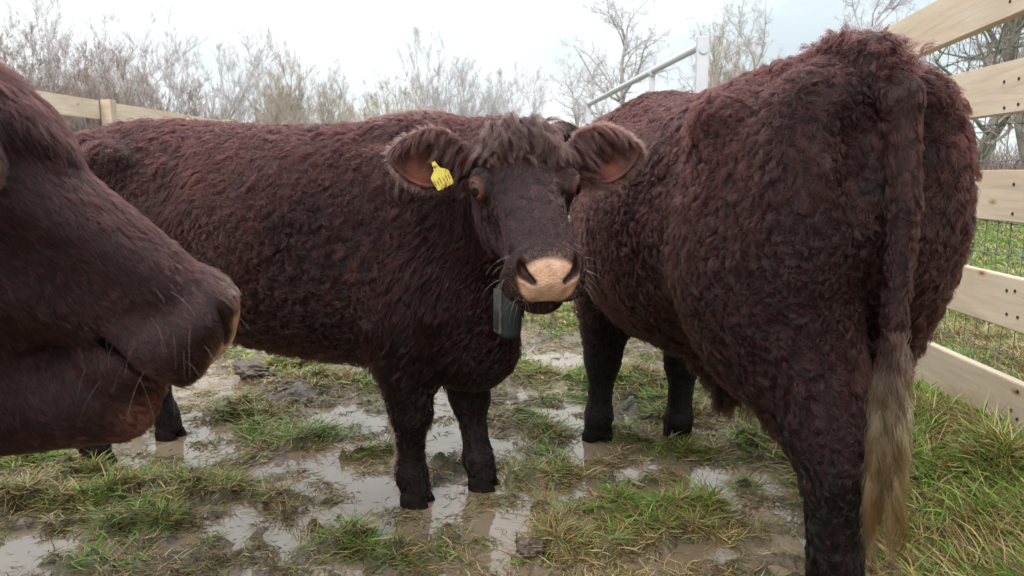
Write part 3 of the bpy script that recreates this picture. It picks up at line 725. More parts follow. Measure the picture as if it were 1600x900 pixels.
def cow_details():
    rg = np.random.default_rng(99)
    # ---- middle cow: forelock, ear fringes, whiskers, tag, collar
    root, I, loc, hd, sc = COWS['mid']; Hm, poll, hs = I['Hm'], I['poll'], I['hs']
    hx, hy, hz = Hm
    def H2C(p): return poll + (np.asarray(p) @ Hm)*hs
    def onskin(q):
        """snap head points to the skin"""
        kd = kdtree.KDTree(len(idx)); 
        for j, ii in enumerate(idx): kd.insert(I['V'][ii], j)
        kd.balance(); o = [idx[kd.find(Vector(p))[1]] for p in q]; return I['V'][o], I['N'][o], I['hp'][o]
    hp = I['hp']; idx = np.where((np.abs(hp[:, 0]) < .56) & (np.abs(hp[:, 1]) < .40) & (np.abs(hp[:, 2]) < .35))[0]
    n = 340; q = np.stack([rg.normal(.012, .034, n), rg.normal(0, .050, n), np.full(n, .03)], 1)
    q[:, 0] = np.clip(q[:, 0], -.05, .12)
    R0, N0, h0 = onskin(H2C(q))
    fw = np.clip((h0[:, 0]+.05)/.12, 0, 1)
    d = hz[None]*(.9 - .5*fw[:, None]) + hx[None]*(.35 + .75*fw[:, None]) + hy[None]*(h0[:, 1:2]*9 + rg.normal(0, .30, (n, 1))) + np.array([0, 0, .75])*(1 - .7*fw[:, None])
    d /= np.linalg.norm(d, axis=1, keepdims=True)
    Ln = rg.uniform(.08, .17, n)*(1 - .25*fw)
    P = locks(R0 - N0*.004, d, Ln, 26, rg, spread=.0042, wave=.20, freq=8, grav=.66)
    m = len(P); tone = np.repeat(rg.uniform(.4, 1.6, n), 26)[:, None, None]; s = np.linspace(0, 1, 9)[None, :, None]
    c = np.array([.016, .0062, .0052])*(1-s) + np.array([.046, .0205, .0165])*s; pcurves('forelock', P, np.interp(np.linspace(0, 1, 9), [0, .6, 1], [.00042, .00040, .00015]), M_HAIR, root, np.broadcast_to(c*tone, (m, 9, 3)))
    # ear fringes
    Pl = []; Cl = []
    for s_ in (1, -1):
        o, ex, ey, ez = I['ear'][s_]; rr = hp - np.array(o); u = rr @ ex; v = rr @ ey; w_ = rr @ ez; inn = (I['N'] @ Hm.T) @ ez
        upv = ey*np.sign((ey @ Hm)[2])                      # the ear's upper side
        cand = np.where((u > .0) & (u < .22) & (np.abs(v) < .10) & (np.abs(w_) < .09) & (inn > .15) & (hp[:, 1]*s_ > .09))[0]
        vv = rr[cand] @ upv; uu = u[cand]; w1 = np.clip(.25 + vv*14, .03, 2)*np.clip(1.25 - uu/.2, .15, 1.2)
        pick = rg.choice(cand, 105, p=w1/w1.sum()); R0 = I['V'][pick]; n_ = len(pick)
        exc, ezc, upc = ex @ Hm, ez @ Hm, upv @ Hm
        d = exc[None]*rg.uniform(.3, 1.0, (n_, 1)) + ezc[None]*rg.uniform(.3, .8, (n_, 1)) - upc[None]*rg.uniform(.0, .6, (n_, 1)) + rg.normal(0, .15, (n_, 3))
        d /= np.linalg.norm(d, axis=1, keepdims=True); P = locks(R0, d, rg.uniform(.035, .075, n_), 14, rg, k=9, spread=.004, wave=.06, freq=4, grav=.5); Pl.append(P)
        Cl.append(np.repeat(rg.uniform(.5, 1.3, n_), 14)[:, None]*np.array([.040, .013, .010]))
        # rim fluff
        cand = np.where((u > .05) & (u < .30) & (hp[:, 1]*s_ > .15) & (np.abs(inn) < .6))[0]; pick = rg.choice(cand, 1500); R0 = I['V'][pick]
        d = I['N'][pick]*.7 + exc[None]*.6 + rg.normal(0, .25, (1500, 3)); d /= np.linalg.norm(d, axis=1, keepdims=True)
        P = locks(R0, d, rg.uniform(.012, .024, 1500), 5, rg, k=9, spread=.003, wave=.06, freq=3, grav=.3); Pl.append(P)
        Cl.append(np.repeat(rg.uniform(.6, 1.3, 1500), 5)[:, None]*np.array([.085, .032, .024]))
    np_curves('ear_hair', np.concatenate(Pl), np.interp(np.linspace(0, 1, 9), [0, .6, 1], [.00040, .00036, .00012]), M_HAIR, root, np.concatenate(Cl))
    def whiskers(info, par, n, seed, side=None, Lr=(.03, .075), r=.00045):
        rg = np.random.default_rng(seed); hp = info['hp']; Hm = info['Hm']; hx, hy, hz = Hm
        k0 = (hp[:, 0] > .39) & (hp[:, 0] < .52) & (np.abs(hp[:, 1]) > .045) & (np.abs(hp[:, 1]) < .11) & (hp[:, 2] < -.04) & (hp[:, 2] > -.2)
        cand = np.where(k0)[0]; pk = rg.choice(cand, n); R0 = info['V'][pk]; d = info['N'][pk] + hx[None]*.35 + rg.normal(0, .25, (n, 3)); d /= np.linalg.norm(d, axis=1, keepdims=True)
        P = strands(R0, d, rg.uniform(*Lr, n), 7, rg, wave=.03, freq=2, grav=.35)
        np_curves('whiskers', P, np.interp(np.linspace(0, 1, 7), [0, 1], [r, r*.3]), M_HAIR, par, np.tile([.20, .13, .09], (n, 1)))
    whiskers(I, root, 60, 1); whiskers(COWS['near'][1], COWS['near'][0], 46, 2, r=.0003)
    # chin / lip beard, short dark
    # ear tag on the ear at the viewer's left
    tagm = mat_plain('tag_yellow', (.56, .46, .07), .45, nsc=60, var=.12); ink = mat_plain('tag_ink', (.16, .13, .035), .7)
    o, ex, ey, ez = I['ear'][-1]
    c = H2C(np.array(o) + ex*.112 + ez*.022) + np.array([0, 0, -.018])
    camdir = np.array(world_to_cow(loc, hd, 1.0, (0, 0, 1.1))) - c; camdir /= np.linalg.norm(camdir)
    zax = np.array([0, 0, 1.0]); nrm = camdir*.8 + (ez @ Hm)*.5; nrm[2] *= .4; nrm /= np.linalg.norm(nrm); xa = np.cross(zax, nrm); xa /= np.linalg.norm(xa); ya_ = np.cross(nrm, xa)
    tilt = rad(27); x2 = xa*math.cos(tilt) + ya_*math.sin(tilt); y2 = np.cross(nrm, x2)
    prof = [(-.006, .012), (.006, .012), (.009, -.006), (.012, -.016), (.030, -.030), (.033, -.036), (.030, -.078), (.027, -.081), (-.027, -.081), (-.030, -.078), (-.033, -.036), (-.030, -.030), (-.012, -.016), (-.009, -.006)]
    prof = [(a*.80 + .002, b*.80) for a, b in prof]
    V = [c + x2*a + y2*b + nrm*(.011 + .10*(b*b) + t_) for t_ in (0, .0022) for a, b in prof]; k = len(prof)
    mb = MB(); mb.add(V, [list(range(k))[::-1], [k+i for i in range(k)]] + [[i, (i+1) % k, k+(i+1) % k, k+i] for i in range(k)]); tg = mb.build('ear_tag', tagm, root)
    mb = MB(); mb.tube([c + nrm*.004, c + nrm*.017], .0055, 14); mb.build('stud', tagm, tg, True)
    mb = MB()
    for a, b, hgt, wd_ in [(-.020, -.044, .016, .003), (-.012, -.046, .014, .003), (-.004, -.043, .018, .003), (.006, -.046, .013, .003), (.014, -.044, .016, .003), (.021, -.045, .012, .003), (-.010, -.064, .009, .002), (.004, -.064, .009, .002), (.014, -.063, .008, .002)]:
        cc = c + x2*a + y2*b + nrm*(.011 + .10*b*b + .0026); M4 = Matrix([list(x2), list(y2), list(nrm)]).transposed(); mb.box(cc, (wd_, hgt, .0006), M4)
    mb.build('marking', ink, tg)
    # collar: strap round the neck with a hanging tracker box
    cm = mat_plain('collar_case', (.016, .020, .019), .7, spec=.3, nsc=25, var=.35); gm = mat_plain('collar_grey', (.05, .047, .042), .7, nsc=40, var=.5); st = mat_plain('collar_strap', (.03, .03, .03), .6)
    bx = np.array([math.tan(math.atan((794-800)/CAMF0))*2.02, 2.00, .728])
    col_r = empty('neck_collar', tuple(bx)); tag(col_r, 'dark green tracker box hanging from a strap under the middle cow chin', 'collar')
    M = Matrix.Rotation(rad(24), 3, 'Z')
    mb = MB(); mb.box((0, 0, 0), (.058, .072, .150), M, .016); mb.build('case', cm, col_r, True)
    mb = MB()
    for dz, hh in ((.0, .122),): mb.box(M @ Vector((-.031, 0, dz)), (.008, .048, hh), M, .003)
    mb.build('side_plate', gm, col_r, True)
    mb = MB(); mb.box(M @ Vector((-.037, -.004, -.022)), (.006, .020, .050), M, .002); mb.build('latch', cm, col_r, True)
    nk = np.where((hp[:, 0] < .02) & (I['V'][:, 0] > .55))[0]; kd = kdtree.KDTree(len(nk))
    for j, ii in enumerate(nk): kd.insert(I['V'][ii], j)
    kd.balance(); ctr = poll + np.array([-.10, .17, -.14]); axn = np.array([.5, -.75, .25]); axn /= np.linalg.norm(axn)
    sdv = np.cross(axn, [0, 0, 1.0]); sdv /= np.linalg.norm(sdv); upv_ = np.cross(sdv, axn); pts = []; nrs = []
    c_, s_a = math.cos(hd), math.sin(hd); Rz = np.array([[c_, -s_a, 0], [s_a, c_, 0], [0, 0, 1]])
    for i in range(41):
        a = 2*math.pi*i/40; q = ctr + sdv*math.sin(a)*.19 - upv_*math.cos(a)*.25
        ii = nk[kd.find(Vector(q))[1]]; pts.append(Rz @ (I['V'][ii]) + np.array(loc) - bx); nrs.append(Rz @ I['N'][ii])
    pts = np.array(pts); nrs = np.array(nrs); pts[-1] = pts[0]
    for _ in range(3): pts[:-1] = (pts[:-1] + np.roll(pts[:-1], 1, 0) + np.roll(pts[:-1], -1, 0))/3
    pts[-1] = pts[0]; pts = pts - nrs*.008
    mb = MB()
    pv = [Vector(p) for p in pts]; VV = []; FF = []
    for i, p in enumerate(pv):
        nn = Vector(nrs[i])
        for du, dn in ((-.02, 0), (.02, 0), (.02, .005), (-.02, .005)): VV.append(p + Vector(Rz @ axn)*du + nn*dn)
    for i in range(40):
        for j in range(4): FF.append([i*4+j, i*4+(j+1) % 4, (i+1)*4+(j+1) % 4, (i+1)*4+j])
    mb.add(VV, FF); mb.build('strap', st, col_r)
    mb = MB(); mb.tube([(0, 0, .07), tuple(Vector(pts[0])*.5 + Vector((0, 0, .035))), tuple(pts[0])], .012, 8); mb.build('hanger', st, col_r)
    print('strap low', pts[0] + bx)
    # ---- bull: tail switch, crest hair, sheath tuft
    root, I, loc, hd, sc = COWS['bull']
    n = 75; z0 = rg.uniform(.57, .76, n); a = rg.uniform(0, 6.28, n)
    cx = np.interp(z0, [.56, .78], [-.91, -.915]); R0 = np.stack([cx - .012 + np.cos(a)*.011, .005 + np.sin(a)*.014, z0], 1)
    d = np.stack([np.cos(a)*.07 - .07, np.sin(a)*.09 - .03, np.full(n, -1.0)], 1); d /= np.linalg.norm(d, axis=1, keepdims=True)
    Ln = (.10 + .23*rg.random(n)**1.2)*np.interp(z0, [.56, .78], [1.0, .95]); P = locks(R0, d, Ln, 60, rg, k=16, spread=.0065, wave=.20, freq=15, grav=.55)
    zz = P[:, :, 2]; t = np.clip((.78 - zz)/.50, 0, 1)
    tone = np.repeat(rg.uniform(.25, 1.35, n), 60)[:, None, None]
    stops = [0, .18, .32, .50, .72, 1.0]; cols = np.array([(.035, .014, .012), (.06, .028, .022), (.30, .185, .10), (.31, .17, .068), (.16, .078, .028), (.06, .03, .015)])
    c = np.stack([np.interp(t, stops, cols[:, j]) for j in range(3)], -1)*tone
    pcurves('tail_switch', P, np.interp(np.linspace(0, 1, 16), [0, .6, 1], [.00036, .00033, .00012]), M_HAIR, root, np.clip(c, 0, .8))
    n = 70; R0 = np.stack([rg.normal(-.20, .03, n), rg.normal(0, .02, n), rg.uniform(.41, .44, n)], 1); d = np.stack([rg.normal(0, .2, n), rg.normal(0, .2, n), np.full(n, -1.0)], 1)
    P = locks(R0, d/np.linalg.norm(d, axis=1, keepdims=True), rg.uniform(.03, .075, n), 20, rg, wave=.08, freq=5, grav=.4); np_curves('belly_tuft', P, .0004, M_HAIR, root, np.tile([.02, .009, .008], (len(P), 1)))
    # raised wet crest hair along the tail head
    n = 200; x0 = rg.uniform(-.88, -.60, n); R0 = np.stack([x0, rg.normal(0, .022, n), np.interp(x0, [-.92, -.84, -.70, -.45], [1.17, 1.285, 1.32, 1.305])], 1)
    d = np.stack([np.full(n, -.35) + rg.normal(0, .25, n), np.sign(rg.normal(0, 1, n))*.3 + rg.normal(0, .3, n), np.full(n, 1.0)], 1); P = locks(R0, d/np.linalg.norm(d, axis=1, keepdims=True), rg.uniform(.022, .042, n), 22, rg, spread=.005, wave=.12, freq=5, grav=.7)
    np_curves('crest_hair', P, .00032, M_HAIR, root, np.repeat(rg.uniform(.6, 1.3, n), 22)[:, None]*np.array([.030, .0085, .0075]))
CAMF0 = 1155.0
cow_details()
#@@GROUND
CAMF = 1155.0; CTH = rad(8.8)
def gpt(px, py, z=0.0):
    """ground position seen at a pixel of the 1600 x 900 photograph (only used to read places off the photograph)"""
    r = np.array([(px-800)/CAMF, math.cos(CTH) + (450-py)/CAMF*math.sin(CTH), -math.sin(CTH) + (450-py)/CAMF*math.cos(CTH)])
    return (np.array([0, 0, 1.1]) + r*((z-1.1)/r[2]))[:2]
PUD = [(640,778,.26,.13),(560,765,.22,.09),(745,775,.22,.14),(790,800,.12,.18),(790,850,.10,.14),(690,700,.26,.12),(680,655,.14,.12),(690,610,.16,.12),(330,700,.22,.10),(250,695,.16,.10),(310,660,.14,.10),(460,668,.18,.06),
       (520,710,.15,.05),(500,735,.22,.05),(380,805,.16,.05),(340,830,.20,.04),(90,850,.22,.06),(20,840,.2,.06),(905,690,.10,.12),(880,575,.18,.22),(900,600,.1,.16),(990,745,.16,.05),(905,780,.10,.07),(1140,770,.20,.08),
       (1200,800,.14,.07),(1240,860,.20,.06),(1410,880,.14,.06),(350,610,.22,.10),(330,590,.2,.1),(560,655,.12,.06),(870,650,.12,.08),(480,800,.14,.035),(430,640,.1,.06),(575,690,.12,.06),(520,640,.12,.08),(1110,740,.14,.06),(1000,870,.12,.03),(620,560,.3,.2),(1120,860,.14,.035)]
TUF = [(430,690,.17,.07),(380,650,.16,.08),(480,690,.12,.06),(520,600,.20,.12),(450,575,.16,.12),(570,600,.12,.10),(80,790,.20,.05),(200,770,.16,.04),(300,765,.20,.04),(450,775,.20,.05),(520,790,.12,.03),(590,710,.07,.05),(860,745,.13,.05),(860,800,.10,.04),
       (835,585,.14,.16),(930,600,.14,.2),(1010,610,.20,.22),(1060,640,.16,.16),(1080,710,.10,.05),(1050,800,.20,.06),(900,850,.20,.06),(1080,830,.16,.05),(650,878,.16,.03),(560,850,.12,.02),(860,690,.10,.08),(1200,620,.2,.2),(1190,700,.1,.08),
       (820,660,.10,.06),(150,740,.10,.05),(60,730,.10,.06),(240,820,.12,.03),(140,885,.12,.02),(1000,690,.08,.04),(880,495,.3,.4),(1180,760,.07,.04),(700,730,.05,.02),(960,800,.08,.05),(1000,760,.06,.03)]
def gauss(X, Y, lst, p=1.4):
    o = np.zeros(X.shape)
    for px, py, rx, ry in lst:
        c = gpt(px, py); rx, ry = rx*1.12, ry*1.12; d = ((X-c[0])/rx)**2 + ((Y-c[1])/(ry*1.25))**2; o = np.maximum(o, np.exp(-d**p))
    return o
def fence_x(side, y): return (1.685 if side > 0 else -4.35) + .044*y
def gheight(X, Y):
    P3 = np.stack([X, Y, np.zeros_like(X)], -1)
    w1 = snoise(P3, 1.1, 101); w2 = snoise(P3, 3.3, 102); w3 = snoise(P3, 9, 103, 9); w4 = snoise(P3, 22, 104, 9)
    wx = X + .05*w3; wy = Y + .05*snoise(P3, 7, 105)
    pud = gauss(wx, wy, PUD); tuf = gauss(wx, wy, TUF)
    inpen = np.clip((fence_x(1, Y) - .30 - X)/.35, 0, 1)*np.clip((X - fence_x(-1, Y) - .2)/.5, 0, 1)*np.clip((11 - Y)/4, 0, 1)
    h = .0085 + .010*w1 + .010*w2 + .009*w3 + .005*w4
    h = h*inpen + (1-inpen)*(.06 + .02*w1 + .012*w2 + .006*w3)
    h = h - pud*.056*(1-.80*tuf)*(1 + .2*w3) + tuf*.030*(1+.3*w3)
    # hoof-poached pits
    h = h - inpen*.018*np.clip(snoise(P3, 5.5, 110) - .55, 0, 1)
    # mound along the right fence
    m = np.exp(-((X - fence_x(1, Y) + .02)/.30)**2)*np.clip((6 - Y)/3, 0, 1); h = h + m*(.07 + .03*w2)
    return h, pud, tuf, inpen
def grow(lo, hi, d, flo, fhi, k=.06):
    a = [flo]
    while a[-1] < fhi: a.append(a[-1] + d)
    st = d
    while a[-1] < hi: st = st*(1+k) + 0; a.append(a[-1] + st)
    b = [flo]; st = d
    while b[-1] > lo: st *= 1+k; b.append(b[-1] - st)
    return np.array(b[:0:-1] + a)
def make_ground():
    xs = grow(-900, 900, .017, -2.6, 2.6); ys = grow(-300, 1400, .017, 1.25, 4.2)
    X, Y = np.meshgrid(xs, ys, indexing='ij')
    h, pud, tuf, inpen = gheight(X, Y)
    r = np.sqrt(X**2 + Y**2); h = h + np.clip((r-40)/300, 0, 3)*.0
    P3 = np.stack([X, Y, np.zeros_like(X)], -1)
    n1 = snoise(P3, 2.2, 120)[..., None]; n2 = snoise(P3, 13, 121, 9)[..., None]
    mud = np.array([.150, .112, .080])*(1 + .25*n1 + .22*n2)
    gr = np.array([.080, .085, .030])*(1 + .2*n1 + .25*n2)
    field = np.array([.095, .125, .040])*(1 + .18*snoise(P3*[1, .3, 1], .12, 122)[..., None] + .1*n1)
    g = np.clip(tuf*1.2 + (1-inpen)*.9, 0, 1)[..., None]
    c = mud*(1-g) + gr*g; f = np.clip((r - 7)/8, 0, 1)[..., None]; c = c*(1-f) + field*f
    V = np.stack([X, Y, h], -1).reshape(-1, 3); nx, ny = X.shape
    i = np.arange(nx*ny).reshape(nx, ny); Q = np.stack([i[:-1, :-1], i[1:, :-1], i[1:, 1:], i[:-1, 1:]], -1).reshape(-1, 4)
    m, t, b = new_mat('mud_and_turf'); a = attr(t); tcn = t.nodes.new('ShaderNodeTexCoord')
    n = noise(t, 55, 6, .65, tcn.outputs['Object']); nb = noise(t, 9, 3, .5, tcn.outputs['Object'])
    r1 = ramp(t, [(.3, (.62, .60, .58)), (.7, (1.25, 1.25, 1.25))]); t.links.new(n.outputs['Fac'], r1.inputs['Fac'])
    mm = t.nodes.new('ShaderNodeMix'); mm.data_type = 'RGBA'; mm.blend_type = 'MULTIPLY'; mm.inputs['Factor'].default_value = 1
    t.links.new(a.outputs['Color'], mm.inputs['A']); t.links.new(r1.outputs['Color'], mm.inputs['B']); t.links.new(mm.outputs['Result'], b.inputs['Base Color'])
    rr = ramp(t, [(.35, (.28,)*3), (.65, (.6,)*3)]); t.links.new(nb.outputs['Fac'], rr.inputs['Fac']); t.links.new(rr.outputs['Color'], b.inputs['Roughness'])
    bump(t, b, n.outputs['Fac'], .8, .012)
    o = np_mesh('ground', V, Q, m, None, True, np.clip(c.reshape(-1, 3), .01, 1)); o['kind'] = 'structure'
    # muddy puddle water: one level sheet inside the pen, only the hollows rise above it
    bm = bmesh.new(); bmesh.ops.create_grid(bm, x_segments=2, y_segments=2, size=1)
    for v in bm.verts: v.co = Vector((-1.2 + v.co.x*3.4, 5 + v.co.y*6, 0.0))
    me = bpy.data.meshes.new('puddle_water'); bm.to_mesh(me); bm.free()
    m, t, b = new_mat('muddy_water'); tcn = t.nodes.new('ShaderNodeTexCoord')
    n = noise(t, 3.0, 4, .5, tcn.outputs['Object']); r1 = ramp(t, [(.3, (.165, .12, .080)), (.7, (.235, .18, .125))]); t.links.new(n.outputs['Fac'], r1.inputs['Fac'])
    t.links.new(r1.outputs['Color'], b.inputs['Base Color']); b.inputs['Roughness'].default_value = .03; b.inputs['IOR'].default_value = 1.52
    n3 = noise(t, 14, 3, .5, tcn.outputs['Object']); bump(t, b, n3.outputs['Fac'], .10, .01)
    o = link_mesh('puddle_water', me, m); o['kind'] = 'structure'

def mat_blade():
    m = bpy.data.materials.new('grass_blade'); m.use_nodes = True; t = m.node_tree; b = t.nodes['Principled BSDF']
    a = attr(t); t.links.new(a.outputs['Color'], b.inputs['Base Color']); b.inputs['Roughness'].default_value = .38; b.inputs['Specular IOR Level'].default_value = .45
    tr = t.nodes.new('ShaderNodeBsdfTranslucent'); t.links.new(a.outputs['Color'], tr.inputs['Color'])
    mx_ = t.nodes.new('ShaderNodeMixShader'); mx_.inputs[0].default_value = .28
    t.links.new(b.outputs[0], mx_.inputs[1]); t.links.new(tr.outputs[0], mx_.inputs[2]); t.links.new(mx_.outputs[0], t.nodes['Material Output'].inputs['Surface'])
    return m
M_BLADE = mat_blade()
GREEN = np.array([(.115, .25, .026), (.18, .31, .040), (.085, .18, .022), (.26, .31, .06)])
STRAW = np.array([(.42, .30, .13), (.31, .19, .08), (.22, .13, .055), (.46, .37, .19), (.15, .095, .05)])
def blades(name, x, y, L_, az, lay, wd, colr, seed, k=4, kind='stuff', sink=.004, curl=1.0):
    rg = np.random.default_rng(seed); n = len(x)
    z, *_ = gheight(x, y); z = np.maximum(z - sink, -.004)
    s = np.linspace(0, 1, k)
    ang = lay[:, None] + (1.55 - lay[:, None])*np.clip(s[None]*curl*rg.uniform(.3, 1.1, (n, 1)), 0, 1)   # angle off vertical
    seg = L_[:, None]/(k-1)
    hr = np.concatenate([np.zeros((n, 1)), np.cumsum(np.sin(ang[:, 1:])*seg, 1)], 1); vr = np.concatenate([np.zeros((n, 1)), np.cumsum(np.cos(ang[:, 1:])*seg, 1)], 1)
    a2 = az[:, None] + rg.normal(0, .5, (n, 1))*s[None]
    px = x[:, None] + np.cos(a2)*hr; py = y[:, None] + np.sin(a2)*hr; pz = z[:, None] + vr
    lowz = gheight(px[:, -1], py[:, -1])[0][:, None]
    pz = np.maximum(pz, (z[:, None]*(1-s[None]) + np.maximum(lowz, 0)*s[None]) + .003 + .006*s[None]*rg.random((n, 1)))
    tw = az + 1.57 + rg.normal(0, .5, n)
    w_ = wd[:, None]*np.array([.75, 1.0, .75, .06] if k == 4 else np.interp(s, [0, .3, .7, 1], [.75, 1, .7, .06]))[None]
    tilt = rg.normal(0, .35, (n, 1))
    ox = np.cos(tw)[:, None]*w_; oy = np.sin(tw)[:, None]*w_; oz = tilt*w_
    A = np.stack([px-ox, py-oy, pz-oz], -1); B = np.stack([px+ox, py+oy, pz+oz], -1)
    V = np.stack([A, B], 2).reshape(n, 2*k, 3)
    base = (np.arange(n)*2*k)[:, None]; Q = np.stack([base + np.array([2*i, 2*i+1, 2*i+3, 2*i+2]) for i in range(k-1)], 1).reshape(-1, 4)
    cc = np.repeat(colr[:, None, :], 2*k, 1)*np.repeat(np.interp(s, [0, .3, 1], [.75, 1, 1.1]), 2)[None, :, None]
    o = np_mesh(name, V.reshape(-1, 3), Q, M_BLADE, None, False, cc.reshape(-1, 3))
    return tag(o, kind=kind)
def make_grass():
    rg = np.random.default_rng(5)
    def region(n, y0, y1, margin=.35):
        y = y0 + (y1-y0)*rg.random(n)**1.3; x = (rg.random(n)*2-1)*(y*.72 + margin); return x, y
    # tufts inside the pen
    tx, ty = region(60000, 1.35, 6.0)
    h, pud, tuf, inp = gheight(tx, ty)
    P3 = np.stack([tx, ty, 0*tx], -1); pn = snoise(P3, 1.5, 130)
    pr = np.clip(tuf*1.0 + .14 + .12*pn + (1-inp)*.9, 0.0, 1)*np.clip((h+.004)/.012, 0.0, 1)
    pr *= 1 - .35*np.clip((2.4-ty)/.5, 0, 1)*np.clip((.3-tx)/.4, 0, 1)
    pr *= np.clip(1 - pud*.9*(1-tuf), 0, 1)
    k_ = rg.random(len(tx)) < pr*.36; tx, ty, tuf, inp, pn = tx[k_], ty[k_], tuf[k_], inp[k_], pn[k_]
    nt_ = len(tx); nb = rg.integers(14, 42, nt_); idx = np.repeat(np.arange(nt_), nb)
    n = len(idx); off = rg.normal(0, .022, (n, 2)); x = tx[idx] + off[:, 0]; y = ty[idx] + off[:, 1]
    out_a = np.arctan2(off[:, 1], off[:, 0]); ta = rg.uniform(0, 6.28, nt_)[idx]
    az = np.where(rg.random(n) < .5, out_a, ta + rg.normal(0, .5, n))
    good = np.clip(tuf + (1-inp), 0, 1)[idx]
    lay = np.clip(rg.normal(1.22 - .55*good*rg.random(nt_)[idx], .28), .05, 1.52)
    Ln = rg.uniform(.030, .072, n)*(1 + .45*good)*rg.uniform(.7, 1.25, nt_)[idx]*(1+.5*(1-inp[idx]))
    dd = np.hypot(x, y); wd = np.clip(.0011*dd/1.6, .0011, .003)*rg.uniform(.6, 1.4, n)
    gprob = np.clip(.36 - .30*np.clip((2.35-ty)/.5, 0, 1)*np.clip((.5-tx)/.4, 0, 1) + .35*snoise(np.stack([tx, ty, 0*tx], -1), 2.1, 131) + .25*(tuf-.3), .06, .93)
    tg = (rg.random(nt_) < gprob)[idx]; mixg = rg.random(n) < np.where(tg, .78, .12)
    c = np.where(mixg[:, None], GREEN[rg.integers(0, 4, n)], STRAW[rg.integers(0, 5, n)])*rg.uniform(.7, 1.3, (n, 1))
    print('tufts', nt_, 'blades', n)
    o = blades('grass', x, y, Ln, az, lay, wd, c, 1)
    # trampled litter lying on the mud and floating on the puddles
    n = 260000; x, y = region(n, 1.3, 6.0); h, pud, tuf, inp = gheight(x, y)
    cl = snoise(np.stack([x, y, 0*x], -1), 5, 140)
    k_ = (rg.random(n) < np.clip(.60 + .5*cl - .60*(h < 0)*(cl < .75), .03, 1)*(inp > .2)); x, y = x[k_], y[k_]; n = len(x)
    dr = snoise(np.stack([x, y, 0*x], -1), 1.5, 141)*2.0
    c = STRAW[rg.integers(0, 5, n)]*rg.uniform(.3, 1.2, (n, 1)); g = rg.random(n) < .15; c[g] = GREEN[rg.integers(0, 4, g.sum())]*.8
    blades('trampled_straw', x, y, rg.uniform(.015, .08, n)*rg.uniform(.5, 1, n), dr + rg.normal(0, .8, n), rg.uniform(1.25, 1.55, n), np.clip(.0011*np.hypot(x, y)/1.6, .0011, .0025)*rg.uniform(.6, 1.5, n), c, 2, sink=.0)
    # long grass along and beyond the right fence, and the far field
    def strip(name, n, xf, y0, y1, Lr, seed, pg, wk=1.0, tsz=.05, per=26):
        rg = np.random.default_rng(seed); m_ = n//per
        v = rg.random(m_); ty = y0 + (y1-y0)*v**1.6; tx = xf(ty, rg.random(m_)); ii = np.repeat(np.arange(m_), per); n = len(ii)
        off = rg.normal(0, tsz, (n, 2))*(1 + ty[ii, None]*.06); x = tx[ii] + off[:, 0]; y = ty[ii] + off[:, 1]
        ta = rg.uniform(0, 6.28, m_)[ii]; az = np.where(rg.random(n) < .4, np.arctan2(off[:, 1], off[:, 0]), ta + rg.normal(0, .5, n))
        lay = np.clip(rg.normal(.85, .35, n) - .4*rg.random(m_)[ii], .05, 1.5)
        gp = np.clip(pg + .35*snoise(np.stack([tx, ty, 0*tx], -1), 1.3, seed), .08, .96); tg = (rg.random(m_) < gp)[ii]; mg = rg.random(n) < np.where(tg, .88, .2)
        c = np.where(mg[:, None], GREEN[rg.integers(0, 4, n)], STRAW[rg.integers(0, 5, n)])*rg.uniform(.7, 1.3, (n, 1))
        blades(name, x, y, rg.uniform(*Lr, n)*rg.uniform(.7, 1.2, m_)[ii], az, lay, np.clip(.0012*np.hypot(x, y)/1.5*wk, .0012, .02)*rg.uniform(.6, 1.4, n), c, seed)
    strip('long_grass', 75000, lambda y, r: fence_x(1, y) - .75 + 1.0*r**.7, 1.3, 5.0, (.07, .17), 41, .52)
    strip('field_grass', 60000, lambda y, r: fence_x(1, y) + .1 + r*(y*.5), 2.0, 16.0, (.05, .12), 42, .74, .75, .09)
    strip('field_grass', 60000, lambda y, r: -y*.75 + r*y*1.5, 6.0, 22.0, (.05, .11), 43, .72, .8, .12)

#@@FENCES
M_WOOD = mat_wood('pale_timber', (.69, .55, .415)); M_WOOD2 = mat_wood('weathered_timber', (.52, .42, .31))
M_WIRE = mat_plain('galvanised_wire', (.20, .19, .18), .6, .3); M_KNOT = mat_plain('wire_knot', (.10, .10, .10), .5, .6)
M_SCREW = mat_plain('screw_steel', (.45, .45, .45), .3, 1.0); M_HOLE = mat_plain('screw_hole', (.03, .02, .015), .8)
M_GALV = mat_plain('galvanised_steel', (.56, .57, .60), .5, .35, nsc=9, var=.08)
def board(name, side, y0, y1, ztop, hgt, mat, parent, off=0.0, th=.042, droop=0.0, along=None):
    """a fence board from y0 to y1, its own origin at the middle so the grain runs along local X"""
    a = Vector((fence_x(side, y0) - off, y0, ztop - hgt/2)); b = Vector((fence_x(side, y1) - off, y1, ztop - hgt/2 - droop)); d = b - a
    mb = MB(); bm = bmesh.new(); bmesh.ops.create_cube(bm, size=1)
    n = 12
    bmesh.ops.subdivide_edges(bm, edges=[e for e in bm.edges if abs(e.verts[0].co.x - e.verts[1].co.x) > .5], cuts=n)
    for v in bm.verts: v.co = Vector((v.co.x*d.length, v.co.y*th, v.co.z*hgt + .0015*math.sin(v.co.x*9 + ztop*5)))
    ed = [e for e in bm.edges if len(e.link_faces) == 2 and e.calc_face_angle(0) > 1]
    bmesh.ops.bevel(bm, geom=ed, offset=.0035, segments=2, affect='EDGES')
    me = bpy.data.meshes.new(name); bm.to_mesh(me); bm.free()
    o = link_mesh(name, me, mat, parent); o.location = (a + b)/2; o.rotation_euler = d.to_track_quat('X', 'Z').to_euler(); return o, th, d
